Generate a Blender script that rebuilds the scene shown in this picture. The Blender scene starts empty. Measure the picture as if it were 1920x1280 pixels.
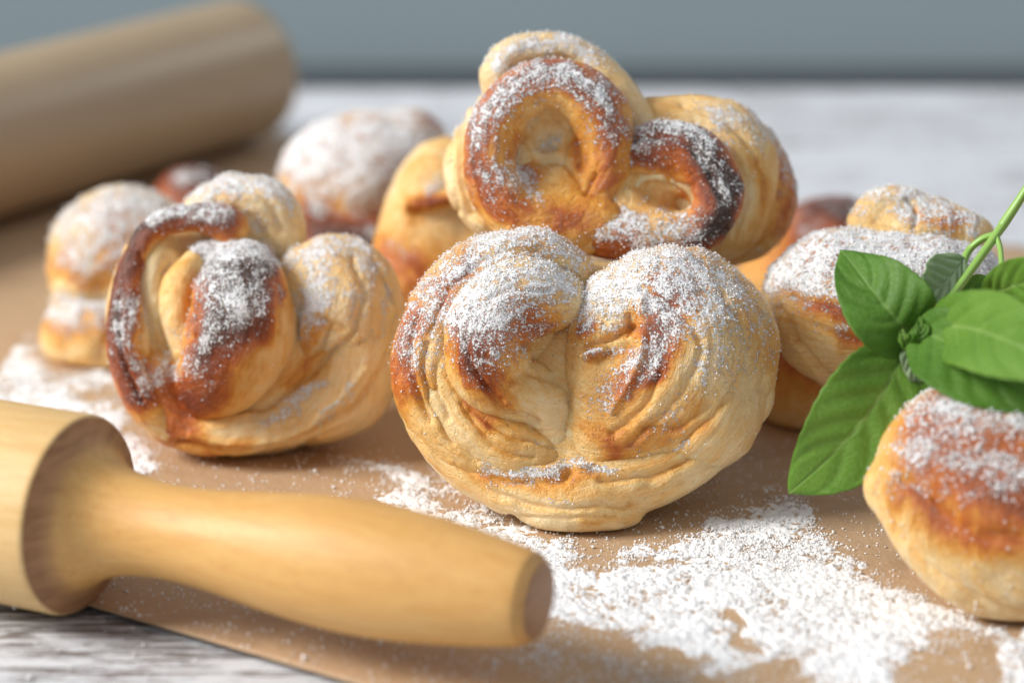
import bpy, math, random
import numpy as np
from mathutils import Vector, Matrix

# ------------------------------------------------------------------ camera, light, exposure
S = bpy.context.scene
COL = S.collection
CAM_H = 0.205; PITCH = math.radians(18.0); LENS = 85.0
FPX = LENS / 36.0 * 1920.0
cp, sp = math.cos(PITCH), math.sin(PITCH)
AXR = np.array([1.0, 0, 0]); AXU = np.array([0, sp, cp]); AXF = np.array([0, cp, -sp])
CAMP = np.array([0, 0, CAM_H])

cd = bpy.data.cameras.new('camera'); cam = bpy.data.objects.new('camera', cd); COL.objects.link(cam)
cam.location = CAMP; cam.rotation_euler = (math.radians(90) - PITCH, 0, 0)
cd.lens = LENS; cd.sensor_width = 36; cd.clip_start = 0.01; cd.clip_end = 20
cd.dof.use_dof = True; cd.dof.focus_distance = 0.528; cd.dof.aperture_fstop = 7.0; cd.dof.aperture_blades = 0
S.camera = cam

W = bpy.data.worlds.new('World'); S.world = W; W.use_nodes = True
W.node_tree.nodes['Background'].inputs[0].default_value = (0.76, 0.81, 0.89, 1)
W.node_tree.nodes['Background'].inputs[1].default_value = 0.47

def area(name, loc, target, size, power, color, size_y=None):
    l = bpy.data.lights.new(name, 'AREA'); l.shape = 'RECTANGLE'; l.size = size; l.size_y = size_y or size
    l.energy = power; l.color = color
    o = bpy.data.objects.new(name, l); COL.objects.link(o); o.location = loc
    o.rotation_euler = (Vector(target) - Vector(loc)).to_track_quat('-Z', 'Y').to_euler()
    return o
area('window_light', (-1.35, 0.28, 0.98), (0.0, 0.52, 0.02), 0.62, 35.0, (1.0, 0.97, 0.93))
area('wall_fill_light', (1.0, 1.62, 0.85), (0.42, 2.1, 0.1), 0.4, 4.2, (1.0, 0.97, 0.93))  # added lamp without a visible source, brightens the wall towards the right

S.view_settings.view_transform = 'Standard'; S.view_settings.look = 'None'
S.view_settings.exposure = 0.20; S.view_settings.gamma = 1.0

# ------------------------------------------------------------------ small maths
def ground(px, py, z=0.0):
    d = AXF + (px - 960) / FPX * AXR - (py - 640) / FPX * AXU
    t = (z - CAM_H) / d[2]
    return CAMP + d * t
def cam2world(P):
    return CAMP + P[:, :1] * AXR - P[:, 1:2] * AXU + P[:, 2:3] * AXF
def world2cam(Wp):
    d = Wp - CAMP
    return np.stack([d @ AXR, -(d @ AXU), d @ AXF], 1)
def topix(Wp):
    c = world2cam(Wp)
    return np.stack([c[:, 0] / c[:, 2] * FPX + 960, c[:, 1] / c[:, 2] * FPX + 640], 1)
def sstep(a, b, x):
    t = np.clip((x - a) / (b - a), 0, 1); return t * t * (3 - 2 * t)

def hash3(ix, iy, iz, seed):
    h = (ix.astype(np.uint32) * np.uint32(374761393) + iy.astype(np.uint32) * np.uint32(668265263)
         + iz.astype(np.uint32) * np.uint32(2147483647) + np.uint32((int(seed) * 1274126177) & 0xffffffff))
    h = (h ^ (h >> np.uint32(13))) * np.uint32(1274126177)
    h ^= h >> np.uint32(16)
    h = h * np.uint32(2246822519); h ^= h >> np.uint32(15)
    return (h & np.uint32(0xffffff)).astype(np.float32) / np.float32(0xffffff)
def vnoise(P, scale, seed=0):
    Q = P * scale + 1000.0
    I = np.floor(Q).astype(np.int64); f = (Q - I).astype(np.float32); f = f * f * (3 - 2 * f)
    out = 0
    for dx in (0, 1):
        wx = f[:, 0] if dx else 1 - f[:, 0]
        for dy in (0, 1):
            wy = f[:, 1] if dy else 1 - f[:, 1]
            for dz in (0, 1):
                wz = f[:, 2] if dz else 1 - f[:, 2]
                out = out + wx * wy * wz * hash3(I[:, 0] + dx, I[:, 1] + dy, I[:, 2] + dz, seed)
    return out - 0.5
def fbm(P, scale, octv=3, seed=0):
    s = 0; a = 1.0
    for k in range(octv):
        s = s + a * vnoise(P, scale * 2.03 ** k, seed + k * 17); a *= 0.5
    return s

def catmull(pts, n):
    P = np.array(pts, float)
    if len(P) < 3:
        t = np.linspace(0, 1, n)[:, None]; return P[0] * (1 - t) + P[-1] * t
    E = np.vstack([2 * P[0] - P[1], P, 2 * P[-1] - P[-2]])
    m = len(P) - 1; out = []
    for q in np.linspace(0, m - 1e-6, n):
        i = int(q); t = q - i
        a, b, c, d = E[i], E[i + 1], E[i + 2], E[i + 3]
        v = 0.5 * ((2 * b) + (-a + c) * t + (2 * a - 5 * b + 4 * c - d) * t * t + (-a + 3 * b - 3 * c + d) * t ** 3)
        out.append(v)
    out = np.array(out); return out

# ------------------------------------------------------------------ scene graph helpers
def link(o, parent=None):
    COL.objects.link(o)
    if parent is not None: o.parent = parent
    return o
def tag(o, label=None, cat=None, group=None, kind=None):
    if label: o['label'] = label
    if cat: o['category'] = cat
    if group: o['group'] = group
    if kind: o['kind'] = kind
    return o
def empty(name, loc, rot=(0, 0, 0)):
    o = bpy.data.objects.new(name, None); o.location = loc; o.rotation_euler = rot; o.empty_display_size = 0.01
    return link(o)
def mesh_np(name, V, F, mat=None, smooth=True, attrs=None):
    """V (n,3); F (m,4) or (m,3)"""
    me = bpy.data.meshes.new(name)
    V = np.asarray(V, np.float32); F = np.asarray(F, np.int32)
    me.vertices.add(len(V)); me.vertices.foreach_set('co', V.ravel())
    k = F.shape[1]
    me.loops.add(F.size); me.loops.foreach_set('vertex_index', F.ravel())
    me.polygons.add(len(F)); me.polygons.foreach_set('loop_start', np.arange(0, F.size, k, dtype=np.int32))
    if smooth: me.polygons.foreach_set('use_smooth', np.ones(len(F), bool))
    me.update(calc_edges=True)
    for n, a in (attrs or {}).items():
        a = np.asarray(a, np.float32)
        if a.ndim == 2:
            at = me.attributes.new(n, 'FLOAT_VECTOR', 'POINT'); at.data.foreach_set('vector', a.ravel())
        else:
            at = me.attributes.new(n, 'FLOAT', 'POINT'); at.data.foreach_set('value', a)
    if mat: me.materials.append(mat)
    return me
def obj(name, me, parent=None, loc=None):
    o = bpy.data.objects.new(name, me); link(o, parent)
    if loc is not None: o.location = loc
    return o

# ------------------------------------------------------------------ node helpers
class NT:
    def __init__(s, name):
        s.m = bpy.data.materials.new(name); s.m.use_nodes = True; s.t = s.m.node_tree; s.t.nodes.clear()
        s.out = s.n('ShaderNodeOutputMaterial')
    def n(s, typ, **kw):
        nd = s.t.nodes.new(typ)
        for k, v in kw.items(): setattr(nd, k, v)
        return nd
    def set(s, sock, v):
        if isinstance(v, bpy.types.NodeSocket): s.t.links.new(v, sock)
        else:
            if isinstance(v, (tuple, list)) and len(v) == 3 and sock.type == 'RGBA': v = (*v, 1)
            sock.default_value = v
    def math(s, op, a, b=0.0, c=None, clamp=False):
        nd = s.n('ShaderNodeMath', operation=op, use_clamp=clamp); s.set(nd.inputs[0], a); s.set(nd.inputs[1], b)
        if c is not None: s.set(nd.inputs[2], c)
        return nd.outputs[0]
    def mix(s, f, a, b, mode='MIX'):
        nd = s.n('ShaderNodeMix', data_type='RGBA', blend_type=mode); s.set(nd.inputs[0], f); s.set(nd.inputs[6], a); s.set(nd.inputs[7], b)
        return nd.outputs[2]
    def noise(s, vec, scale, detail=3, rough=0.55, dist=0.0):
        nd = s.n('ShaderNodeTexNoise'); s.set(nd.inputs['Vector'], vec); s.set(nd.inputs['Scale'], scale)
        s.set(nd.inputs['Detail'], detail); s.set(nd.inputs['Roughness'], rough); s.set(nd.inputs['Distortion'], dist)
        return nd.outputs['Fac']
    def ramp(s, f, stops, interp='LINEAR'):
        nd = s.n('ShaderNodeValToRGB'); s.set(nd.inputs[0], f); cr = nd.color_ramp; cr.interpolation = interp
        while len(cr.elements) < len(stops): cr.elements.new(0.5)
        for e, (p, c) in zip(cr.elements, stops):
            e.position = p; e.color = (*c, 1) if len(c) == 3 else c
        return nd.outputs[0]
    def step(s, x, a, b):
        nd = s.n('ShaderNodeMapRange', interpolation_type='SMOOTHSTEP'); s.set(nd.inputs[0], x)
        s.set(nd.inputs[1], a); s.set(nd.inputs[2], b); s.set(nd.inputs[3], 0.0); s.set(nd.inputs[4], 1.0)
        return nd.outputs[0]
    def attr(s, name):
        return s.n('ShaderNodeAttribute', attribute_name=name).outputs['Fac']
    def obj(s, mapping=None):
        v = s.n('ShaderNodeTexCoord').outputs['Object']
        if mapping:
            mp = s.n('ShaderNodeMapping'); s.set(mp.inputs[0], v); mp.inputs['Scale'].default_value = mapping; v = mp.outputs[0]
        return v
    def bump(s, h, strength, dist):
        nd = s.n('ShaderNodeBump'); s.set(nd.inputs['Height'], h); s.set(nd.inputs['Strength'], strength); s.set(nd.inputs['Distance'], dist)
        return nd.outputs[0]
    def bsdf(s, **kw):
        nd = s.n('ShaderNodeBsdfPrincipled')
        for k, v in kw.items(): s.set(nd.inputs[k.replace('_', ' ')], v)
        s.t.links.new(nd.outputs[0], s.out.inputs[0]); return nd

def dough_material(name, fine=1.0, seed=0.0):
    m = NT(name); v0 = m.obj(); add = m.n('ShaderNodeVectorMath', operation='ADD'); m.set(add.inputs[0], v0); add.inputs[1].default_value = (seed, seed * .7, seed * 1.3)
    v = add.outputs[0]
    br = m.attr('brown'); pw = m.attr('powder')
    lv = m.n('ShaderNodeAttribute', attribute_name='layer').outputs['Vector']
    mp = m.n('ShaderNodeMapping'); m.set(mp.inputs[0], lv); mp.inputs['Scale'].default_value = (1.0, 1.3, 1.3)
    ly = m.noise(mp.outputs[0], 3.4, 5, 0.62)
    n1 = m.noise(v, 90, 4, 0.6); n2 = m.noise(v, 420, 3, 0.6); n3 = m.noise(v, 1700 / fine, 3, 0.65)
    b = m.math('ADD', br, m.math('MULTIPLY', m.math('SUBTRACT', n1, 0.5), 0.25))
    b = m.math('ADD', b, m.math('ADD', m.math('MULTIPLY', m.math('SUBTRACT', n2, 0.5), 0.16), m.math('MULTIPLY', m.math('SUBTRACT', ly, 0.5), 0.34)), clamp=True)
    col = m.ramp(b, [(0.0, (0.92, 0.71, 0.40)), (0.13, (0.89, 0.58, 0.225)), (0.30, (0.78, 0.36, 0.058)), (0.50, (0.53, 0.135, 0.018)),
                     (0.72, (0.24, 0.044, 0.010)), (1.0, (0.035, 0.011, 0.006))])
    col = m.mix(m.math('MULTIPLY', m.step(n3, 0.5, 0.75), 0.12), col, (0.95, 0.80, 0.55))
    # powdered sugar lying on the crust
    g1 = m.noise(v, 1900 / fine, 2, 0.6); g2 = m.noise(v, 560 / fine, 3, 0.6); g3 = m.noise(v, 210, 2, 0.5)
    s = m.math('ADD', pw, m.math('MULTIPLY', m.math('SUBTRACT', g1, 0.5), 1.9))
    s = m.math('ADD', s, m.math('MULTIPLY', m.math('SUBTRACT', g2, 0.5), 1.5))
    s = m.math('ADD', s, m.math('ADD', m.math('MULTIPLY', m.math('SUBTRACT', g3, 0.5), 0.45), m.math('MULTIPLY', m.math('SUBTRACT', ly, 0.5), 0.9)))
    mask = m.math('MULTIPLY', m.step(s, 0.36, 0.56), m.step(pw, 0.02, 0.12))
    col = m.mix(m.math('MULTIPLY', m.step(m.math('ADD', pw, m.math('MULTIPLY', m.math('SUBTRACT', g3, 0.5), 0.8)), 0.1, 0.9), 0.30), col, (0.88, 0.86, 0.83))
    col = m.mix(m.math('MULTIPLY', mask, 0.96), col, (0.90, 0.905, 0.91))
    pores = m.step(m.noise(v, 950 / fine, 2, 0.5), 0.62, 0.74)
    h = m.math('ADD', m.math('ADD', m.math('MULTIPLY', n3, 0.38), m.math('MULTIPLY', m.noise(v, 5200, 1, 0.5), 0.10)), m.math('MULTIPLY', n2, 0.55))
    h = m.math('ADD', m.math('SUBTRACT', h, m.math('MULTIPLY', pores, 0.35)), m.math('MULTIPLY', ly, 0.9))
    h = m.math('ADD', h, m.math('MULTIPLY', mask, m.math('ADD', 0.5, m.math('MULTIPLY', g1, 0.7))))
    rough = m.math('ADD', 0.30, m.math('MULTIPLY', mask, 0.55))
    spec = m.math('SUBTRACT', 0.5, m.math('MULTIPLY', mask, 0.4))
    bs = m.bsdf(Base_Color=col, Roughness=rough, Specular_IOR_Level=spec, Normal=m.bump(h, 0.9, 0.0007),
                Subsurface_Weight=m.math('SUBTRACT', 0.22, m.math('MULTIPLY', b, 0.16)), Subsurface_Scale=0.004)
    bs.inputs['Subsurface Radius'].default_value = (1.0, 0.5, 0.22)
    return m.m
M_DOUGH = dough_material('dough_crust')
M_DOUGH_SOFT = dough_material('dough_crust_far', 1.5, 3.1)

def sugar_material():
    m = NT('icing_sugar')
    bs = m.bsdf(Base_Color=(0.90, 0.905, 0.91), Roughness=0.85, Specular_IOR_Level=0.2, Subsurface_Weight=0.0)
    return m.m
M_SUGAR = sugar_material()

def grain_mesh(seed, k=1):
    rnd = random.Random(seed)
    V = np.array([(0, 0, 1), (1, 0, 0), (0, 1, 0), (-1, 0, 0), (0, -1, 0), (0, 0, -1),(.7,.7,.1),(-.7,-.7,-.1)], float)[:6]
    V *= np.array([[rnd.uniform(.7, 1.25)] for _ in V]); V += np.array([[rnd.uniform(-.2, .2) for _ in range(3)] for _ in V])
    F = [(0, 1, 2), (0, 2, 3), (0, 3, 4), (0, 4, 1), (5, 2, 1), (5, 3, 2), (5, 4, 3), (5, 1, 4)]
    return V, np.array(F)
GRAINS = [grain_mesh(i) for i in range(6)]
_t = (1 + 5 ** .5) / 2
TET_V = np.array([(1, 1, 1), (1, -1, -1), (-1, 1, -1), (-1, -1, 1)]) / 1.5; TET_F = np.array([(0, 1, 2), (0, 2, 3), (0, 3, 1), (1, 3, 2)])
ICO_V = np.array([(-1, _t, 0), (1, _t, 0), (-1, -_t, 0), (1, -_t, 0), (0, -1, _t), (0, 1, _t), (0, -1, -_t), (0, 1, -_t), (_t, 0, -1), (_t, 0, 1), (-_t, 0, -1), (-_t, 0, 1)]) / 1.9
ICO_F = np.array([(0, 11, 5), (0, 5, 1), (0, 1, 7), (0, 7, 10), (0, 10, 11), (1, 5, 9), (5, 11, 4), (11, 10, 2), (10, 7, 6), (7, 1, 8), (3, 9, 4), (3, 4, 2), (3, 2, 6), (3, 6, 8), (3, 8, 9), (4, 9, 5), (2, 4, 11), (6, 2, 10), (8, 6, 7), (9, 8, 1)])
def grains_mesh(name, P, R, rs):
    """one joined mesh of small irregular lumps"""
    Vs, Fs, off = [], [], 0
    for big in (0, 1, 2):
        m = np.digitize(R, (0.00012, 0.00018)) == big; n = int(m.sum())
        if not n: continue
        BV, BF = ((TET_V, TET_F), GRAINS[0], (ICO_V, ICO_F))[big]
        q = rs.normal(0, 1, (n, 4)); q /= np.linalg.norm(q, axis=1, keepdims=True); w, x, y, z = q.T
        M = np.stack([1 - 2 * (y * y + z * z), 2 * (x * y - z * w), 2 * (x * z + y * w), 2 * (x * y + z * w), 1 - 2 * (x * x + z * z), 2 * (y * z - x * w),
                      2 * (x * z - y * w), 2 * (y * z + x * w), 1 - 2 * (x * x + y * y)], 1).reshape(n, 3, 3)
        GV = BV[None] * (1 + rs.uniform(-.28, .28, (n, len(BV), 1))) * rs.uniform(0.7, 1.2, (n, 1, 3))
        V = np.einsum('nij,nkj->nki', M, GV) * R[m][:, None, None] + P[m][:, None, :]
        Fs.append((BF[None] + (np.arange(n) * len(BV))[:, None, None]).reshape(-1, 3) + off); Vs.append(V.reshape(-1, 3)); off += n * len(BV)
    return mesh_np(name, np.concatenate(Vs), np.concatenate(Fs), M_SUGAR, smooth=True)

# ------------------------------------------------------------------ implicit modelling of dough
def smin(a, b, k):
    h = np.clip(0.5 + 0.5 * (b - a) / k, 0, 1); return b * (1 - h) + a * h - k * h * (1 - h)
def smax(a, b, k): return -smin(-a, -b, k)

class Frame:
    """pixel-and-depth notation for one bun: x, y in photo pixels, z and r in pixels at the bun's own depth (positive z is farther)."""
    def __init__(s, depth): s.D = depth; s.u = depth / FPX
    def pt(s, x, y, z):
        t = s.D + z * s.u; return np.array([(x - 960) / FPX * t, (y - 640) / FPX * t, t])

def d_chain(P, fr, pts, zs=1.0, n=None):
    C = catmull(pts, n or max(8, 5 * len(pts)))
    K = np.array([fr.pt(x, y, z) for x, y, z, r in C]); R = C[:, 3] * fr.u
    sc = np.array([1, 1, 1 / zs]); K = K * sc; Q = P * sc
    best = None
    for i in range(len(K) - 1):
        a, b = K[i], K[i + 1]; ab = b - a; L = float(ab @ ab) + 1e-12
        pa = Q - a
        t = np.clip((pa @ ab) / L, 0, 1)
        d2 = pa - t[:, None] * ab
        d = np.sqrt((d2 * d2).sum(1)) - (R[i] + (R[i + 1] - R[i]) * t)
        best = d if best is None else np.minimum(best, d)
    return best
def d_ell(P, fr, x, y, z, rx, ry, rz, rot=0.0):
    c = fr.pt(x, y, z); Q = P - c
    if rot:
        a = math.radians(rot); ca, sa = math.cos(a), math.sin(a)
        Q = np.stack([Q[:, 0] * ca + Q[:, 1] * sa, -Q[:, 0] * sa + Q[:, 1] * ca, Q[:, 2]], 1)
    r = np.array([rx, ry, rz]) * fr.u
    k0 = np.sqrt(((Q / r) ** 2).sum(1)) + 1e-9; k1 = np.sqrt(((Q / r ** 2) ** 2).sum(1)) + 1e-9
    return k0 * (k0 - 1) / k1

def up2(A, ax):
    A = np.moveaxis(A, ax, 0); n = A.shape[0]
    pad = np.concatenate([A[:1], A, A[-1:]], 0)
    mid = (-pad[:-3] + 9 * pad[1:-2] + 9 * pad[2:-1] - pad[3:]) / 16
    out = np.empty((2 * n - 1,) + A.shape[1:], A.dtype); out[::2] = A; out[1::2] = mid
    return np.moveaxis(out, 0, ax)

def surface_nets(G, org, h):
    ins = G < 0
    nx, ny, nz = G.shape
    c = np.zeros((nx - 1, ny - 1, nz - 1), np.int8)
    for dx in (0, 1):
        for dy in (0, 1):
            for dz in (0, 1): c += ins[dx:nx - 1 + dx, dy:ny - 1 + dy, dz:nz - 1 + dz]
    act = (c > 0) & (c < 8)
    idx = -np.ones(act.shape, np.int32); I = np.argwhere(act); idx[act] = np.arange(len(I))
    acc = np.zeros((len(I), 3)); cnt = np.zeros(len(I))
    cor = [(a, b, d) for a in (0, 1) for b in (0, 1) for d in (0, 1)]
    g = {q: G[I[:, 0] + q[0], I[:, 1] + q[1], I[:, 2] + q[2]] for q in cor}
    for q in cor:
        for ax in range(3):
            if q[ax] == 0:
                w = list(q); w[ax] = 1; w = tuple(w); a, b = g[q], g[w]
                m = (a < 0) != (b < 0)
                t = a[m] / (a[m] - b[m]); p = np.tile(np.array(q, float), (m.sum(), 1)); p[:, ax] = t
                acc[m] += p; cnt[m] += 1
    V = org + (I + acc / cnt[:, None]) * h
    faces = []
    for ax in range(3):
        sl0 = [slice(1, -1)] * 3; sl0[ax] = slice(0, -1); sl1 = [slice(1, -1)] * 3; sl1[ax] = slice(1, None)
        a = ins[tuple(sl0)]; b = ins[tuple(sl1)]
        for flip, m in ((False, a & ~b), (True, ~a & b)):
            E = np.argwhere(m)
            E = E + np.array([0 if k == ax else 1 for k in range(3)])
            o1, o2 = [k for k in range(3) if k != ax]
            def at(d1, d2):
                q = E.copy(); q[:, o1] += d1; q[:, o2] += d2; return idx[q[:, 0], q[:, 1], q[:, 2]]
            f = np.stack([at(-1, -1), at(0, -1), at(0, 0), at(-1, 0)], 1)
            if (ax == 1) != flip: f = f[:, ::-1]
            faces.append(f)
    F = np.concatenate(faces); F = F[(F >= 0).all(1)]
    return V, F

def vnormals(V, F):
    n = np.cross(V[F[:, 2]] - V[F[:, 0]], V[F[:, 3]] - V[F[:, 1]])
    N = np.zeros_like(V)
    for k in range(4):
        for ax in range(3): N[:, ax] += np.bincount(F[:, k], n[:, ax], len(V))
    return N / (np.linalg.norm(N, axis=1, keepdims=True) + 1e-12)

def stroke(PX, pts, w, wob=None):
    """distance falloff of a polyline drawn in photo pixels; pts (x,y) or (x,y,strength)"""
    pts = [tuple(p) + (1.0,) if len(p) == 2 else tuple(p) for p in pts]
    if len(pts) == 1:
        x, y, s = pts[0]; d = np.hypot(PX[:, 0] - x, PX[:, 1] - y); return s * np.exp(-(d / w) ** 2)
    C = catmull(pts, 4 * len(pts)); best = np.full(len(PX), 1e9); val = np.zeros(len(PX))
    for a, b in zip(C[:-1], C[1:]):
        ab = b[:2] - a[:2]; L = ab @ ab + 1e-9
        t = np.clip(((PX - a[:2]) @ ab) / L, 0, 1); q = a[:2] + t[:, None] * ab
        d = np.hypot(PX[:, 0] - q[:, 0], PX[:, 1] - q[:, 1])
        m = d < best; best[m] = d[m]; val[m] = (a[2] + (b[2] - a[2]) * t)[m]
    return val * np.exp(-(best / w) ** 2)

def field(P, fr, ops):
    f = None
    for op in ops:
        kind = op[0]
        if kind == 'c' or kind == '-c':
            d = d_chain(P, fr, op[1], op[3] if len(op) > 3 else 1.0); k = op[2] * fr.u
        else:
            d = d_ell(P, fr, *op[1]); k = op[2] * fr.u
        if f is None: f = d
        elif kind[0] == '-': f = smax(f, -d, k)
        else: f = smin(f, d, k)
    return f

SEED = [1]
def dough_part(name, fr, ops, base, parent, step=0.9, fine=1, grooves=(), brown=(), powder=(), b0=0.1, p0=0.0, pup=0.0,
               rough=1.0, mat=None, floor=True, frontgroove=True, rings=()):
    """ops: implicit shapes; grooves: (pts, width px, depth px) (negative depth = ridge); brown/powder: (pts, width px, [strength in pts])"""
    SEED[0] += 7; seed = SEED[0]
    h = step * 0.001
    lo = np.full(3, 1e9); hi = -lo
    for op in ops:
        if op[0][0] == '-': continue
        if op[0] == 'c':
            zs = op[3] if len(op) > 3 else 1.0
            for x, y, z, r in catmull(op[1], 16):
                p = fr.pt(x, y, z); R = (r + 12) * fr.u; RR = np.array([R, R, R * max(1, zs)]); lo = np.minimum(lo, p - RR); hi = np.maximum(hi, p + RR)
        else:
            x, y, z, a, b, c = op[1][:6]; p = fr.pt(x, y, z); R = (np.array([max(a, b)] * 2 + [c]) + 12) * fr.u if len(op[1]) > 6 else (np.array([a, b, c]) + 12) * fr.u
            lo = np.minimum(lo, p - R); hi = np.maximum(hi, p + R)
    dims = np.ceil((hi - lo) / h).astype(int) + 1
    ax = [lo[i] + np.arange(dims[i]) * h for i in range(3)]
    X, Y, Z = np.meshgrid(*ax, indexing='ij')
    P = np.stack([X.ravel(), Y.ravel(), Z.ravel()], 1)
    Wp = cam2world(P)
    PW = P + 0.0008 * rough * np.stack([fbm(Wp, 75, 2, seed + 31), fbm(Wp, 75, 2, seed + 32), fbm(Wp, 75, 2, seed + 33)], 1)
    PW += 0.0003 * rough * np.stack([vnoise(Wp, 260, seed + 34), vnoise(Wp, 260, seed + 35), vnoise(Wp, 260, seed + 36)], 1)
    f = field(PW, fr, ops)
    f = f + 0.0013 * rough * fbm(Wp, 70, 2, seed)           # gentle lumpiness
    if floor: f = smax(f, -(Wp[:, 2] - 0.0006), 0.0025)
    G = f.reshape(dims)
    for _ in range(fine):
        for a in range(3): G = up2(G, a)
        h *= 0.5
    V, F = surface_nets(G, lo, h)
    V = cam2world(V)
    if True:  # outward orientation check
        N = vnormals(V, F)
        if (N * (V - V.mean(0))).sum() < 0: F = F[:, ::-1]; N = -N
    PX = topix(V)
    warp = np.stack([fbm(V, 160, 3, seed + 1), fbm(V, 160, 3, seed + 2)], 1)
    disp = np.zeros(len(V)); back = sstep(-0.5, 0.1, -(N @ AXF)) if frontgroove else 1.0
    for g in grooves: disp -= 1.45 * g[2] * fr.u * stroke(PX + warp * 12, g[0], g[1] * 0.85) * back
    # stretched layers of dough: irregular ridges that run round a centre
    rg = np.zeros(len(V))
    if not rings: rings = ((PX[:, 0].mean(), PX[:, 1].mean() + 60, 1.0, 0.0, 18),)
    for cx, cy, asp, amp, wid in rings:
        q = PX + warp * 14 - np.array([cx, cy]); rr = np.hypot(q[:, 0], q[:, 1] * asp); th = np.arctan2(q[:, 1] * asp, q[:, 0])
        L = np.stack([rr / wid, np.cos(th) * 1.3, np.sin(th) * 1.3], 1)
        lay = np.stack([rr / 18 + 0.4 * fbm(V, 90, 2, seed + 41), np.cos(th) * 1.5, np.sin(th) * 1.5], 1)
        s_ = 1.25 * np.sqrt(np.abs(2 * vnoise(L, 1.0, seed + 21))) - 0.85 + 0.55 * np.sqrt(np.abs(2 * vnoise(L * [2.3, 1.4, 1.4], 1.0, seed + 22))) - 0.35
        fade = sstep(0, 2.5 * wid, rr)
        s_ = s_ + 0.30 * vnoise(L * [5.2, 2.2, 2.2], 1.0, seed + 23)
        ph = rr / (2.4 * wid) + 1.6 * vnoise(L * [0.12, 1.1, 1.1], 1.0, seed + 24); saw = ph - np.floor(ph)
        saw = np.where(saw < 0.9, saw / 0.9, (1 - saw) / 0.1) - 0.45
        s_ = s_ + 1.5 * saw * sstep(-0.15, 0.25, vnoise(L * [0.35, 1.6, 1.6], 1.0, seed + 25))
        rg += s_ * fade; disp += 0.36 * amp * fr.u * s_ * fade * back
    keep = sstep(0.0005, 0.003, V[:, 2])
    disp += rough * (0.00026 * fbm(V, 330, 3, seed + 3) + 0.0002 * np.abs(fbm(V * [1, 1, 2.2], 95, 2, seed + 13))) * keep
    V = V + N * (disp * (keep if floor else 1.0))[:, None]
    N = vnormals(V, F); PX = topix(V)
    bv = np.full(len(V), b0) + 0.12 * sstep(-.2, .9, N[:, 2]) + 0.10 * fbm(V, 60, 2, seed + 5)
    for s in brown: bv = bv + stroke(PX + warp * 34, s[0], s[1])
    hi_n = fbm(V, 500, 2, seed + 9)
    up = sstep(0.15, 0.8, N[:, 2] * 0.9 + 0.15 * -(N @ AXF))
    pv = np.full(len(V), p0) + pup * up
    for s in powder: pv = pv + stroke(PX + warp * 30, s[0], s[1]) * (0.45 + 0.55 * sstep(-0.15, 0.55, N[:, 2]))
    bv = bv + 0.075 * np.clip(rg, -1.5, 1)
    pv = 0.92 * (1 - np.exp(-1.15 * np.clip(pv, 0, 2)))
    pv = pv + (0.16 * rg + 0.12 * hi_n) * sstep(0.05, 0.3, pv); pv = np.clip(pv, 0, 1); bv = np.clip(bv, 0, 1)
    # loose sugar lifts the surface a little where it is thick
    V = V + N * (0.00022 * sstep(0.45, 0.9, pv + 0.8 * hi_n) * (0.6 + vnoise(V, 1500, seed + 4)))[:, None]
    me = mesh_np(name, V - base, F, mat or M_DOUGH, True, {'brown': bv, 'powder': pv, 'layer': lay})
    o = obj(name, me, parent)
    return o, V, N, pv, h

def bun(label, base, group='sugar dusted buns heaped on the brown paper'):
    r = empty('sweet_bun', base); tag(r, label, 'bun', group); r['_b'] = 0
    del r['_b']
    return r

def sugar_grains(root, base, parts, n, rmin=0.00006, rmax=0.00024, seed=5):
    rs = np.random.default_rng(seed)
    V = np.concatenate([p[1] for p in parts]); N = np.concatenate([p[2] for p in parts]); pv = np.concatenate([p[3] for p in parts])
    A = np.concatenate([np.full(len(p[1]), p[4] ** 2) for p in parts])
    vis = (-(N @ AXF) > -0.25) | (N[:, 2] > 0.3)
    w = A * vis * np.clip(pv, 0, 1) ** 1.6 * (0.35 + np.clip(0.5 + 1.3 * fbm(V, 420, 2, seed), 0, 2)); w /= w.sum()
    i = rs.choice(len(V), n, p=w)
    R = rmin + (rmax - rmin) * rs.random(n) ** 3.0
    P = V[i] + rs.normal(0, 0.00025, (n, 3)) + N[i] * (R * rs.uniform(-.2, .9, n))[:, None]
    me = grains_mesh('icing_sugar', P - base, R, rs)
    o = obj('icing_sugar', me, root); tag(o, kind='stuff'); return o

# ------------------------------------------------------------------ the setting: wall, table, paper
def mat_wall():
    m = NT('grey_blue_wall'); v = m.obj()
    n = m.noise(v, 3, 3)
    col = m.mix(n, (0.240, 0.297, 0.318), (0.266, 0.325, 0.345))
    m.bsdf(Base_Color=col, Roughness=0.8, Normal=m.bump(m.noise(v, 300, 3), 0.2, 0.001)); return m.m
def box_mesh(name, x0, x1, y0, y1, z0, z1, mat, bev=0.0):
    import bmesh
    bm = bmesh.new(); bmesh.ops.create_cube(bm, size=1.0)
    for v in bm.verts: v.co = Vector(((x0 + x1) / 2 + v.co.x * (x1 - x0), (y0 + y1) / 2 + v.co.y * (y1 - y0), (z0 + z1) / 2 + v.co.z * (z1 - z0)))
    if bev: bmesh.ops.bevel(bm, geom=list(bm.edges), offset=bev, segments=2, affect='EDGES')
    me = bpy.data.meshes.new(name); bm.to_mesh(me); bm.free(); me.materials.append(mat); return me
M_WALL = mat_wall()
WY = 2.1
tag(obj('back_wall', box_mesh('back_wall', -2.5, 2.5, WY, WY + 0.1, -0.8, 1.6, M_WALL)), kind='structure')
m = NT('dark_grey'); m.bsdf(Base_Color=(0.035, 0.042, 0.05), Roughness=0.6); M_DARK = m.m
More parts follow.
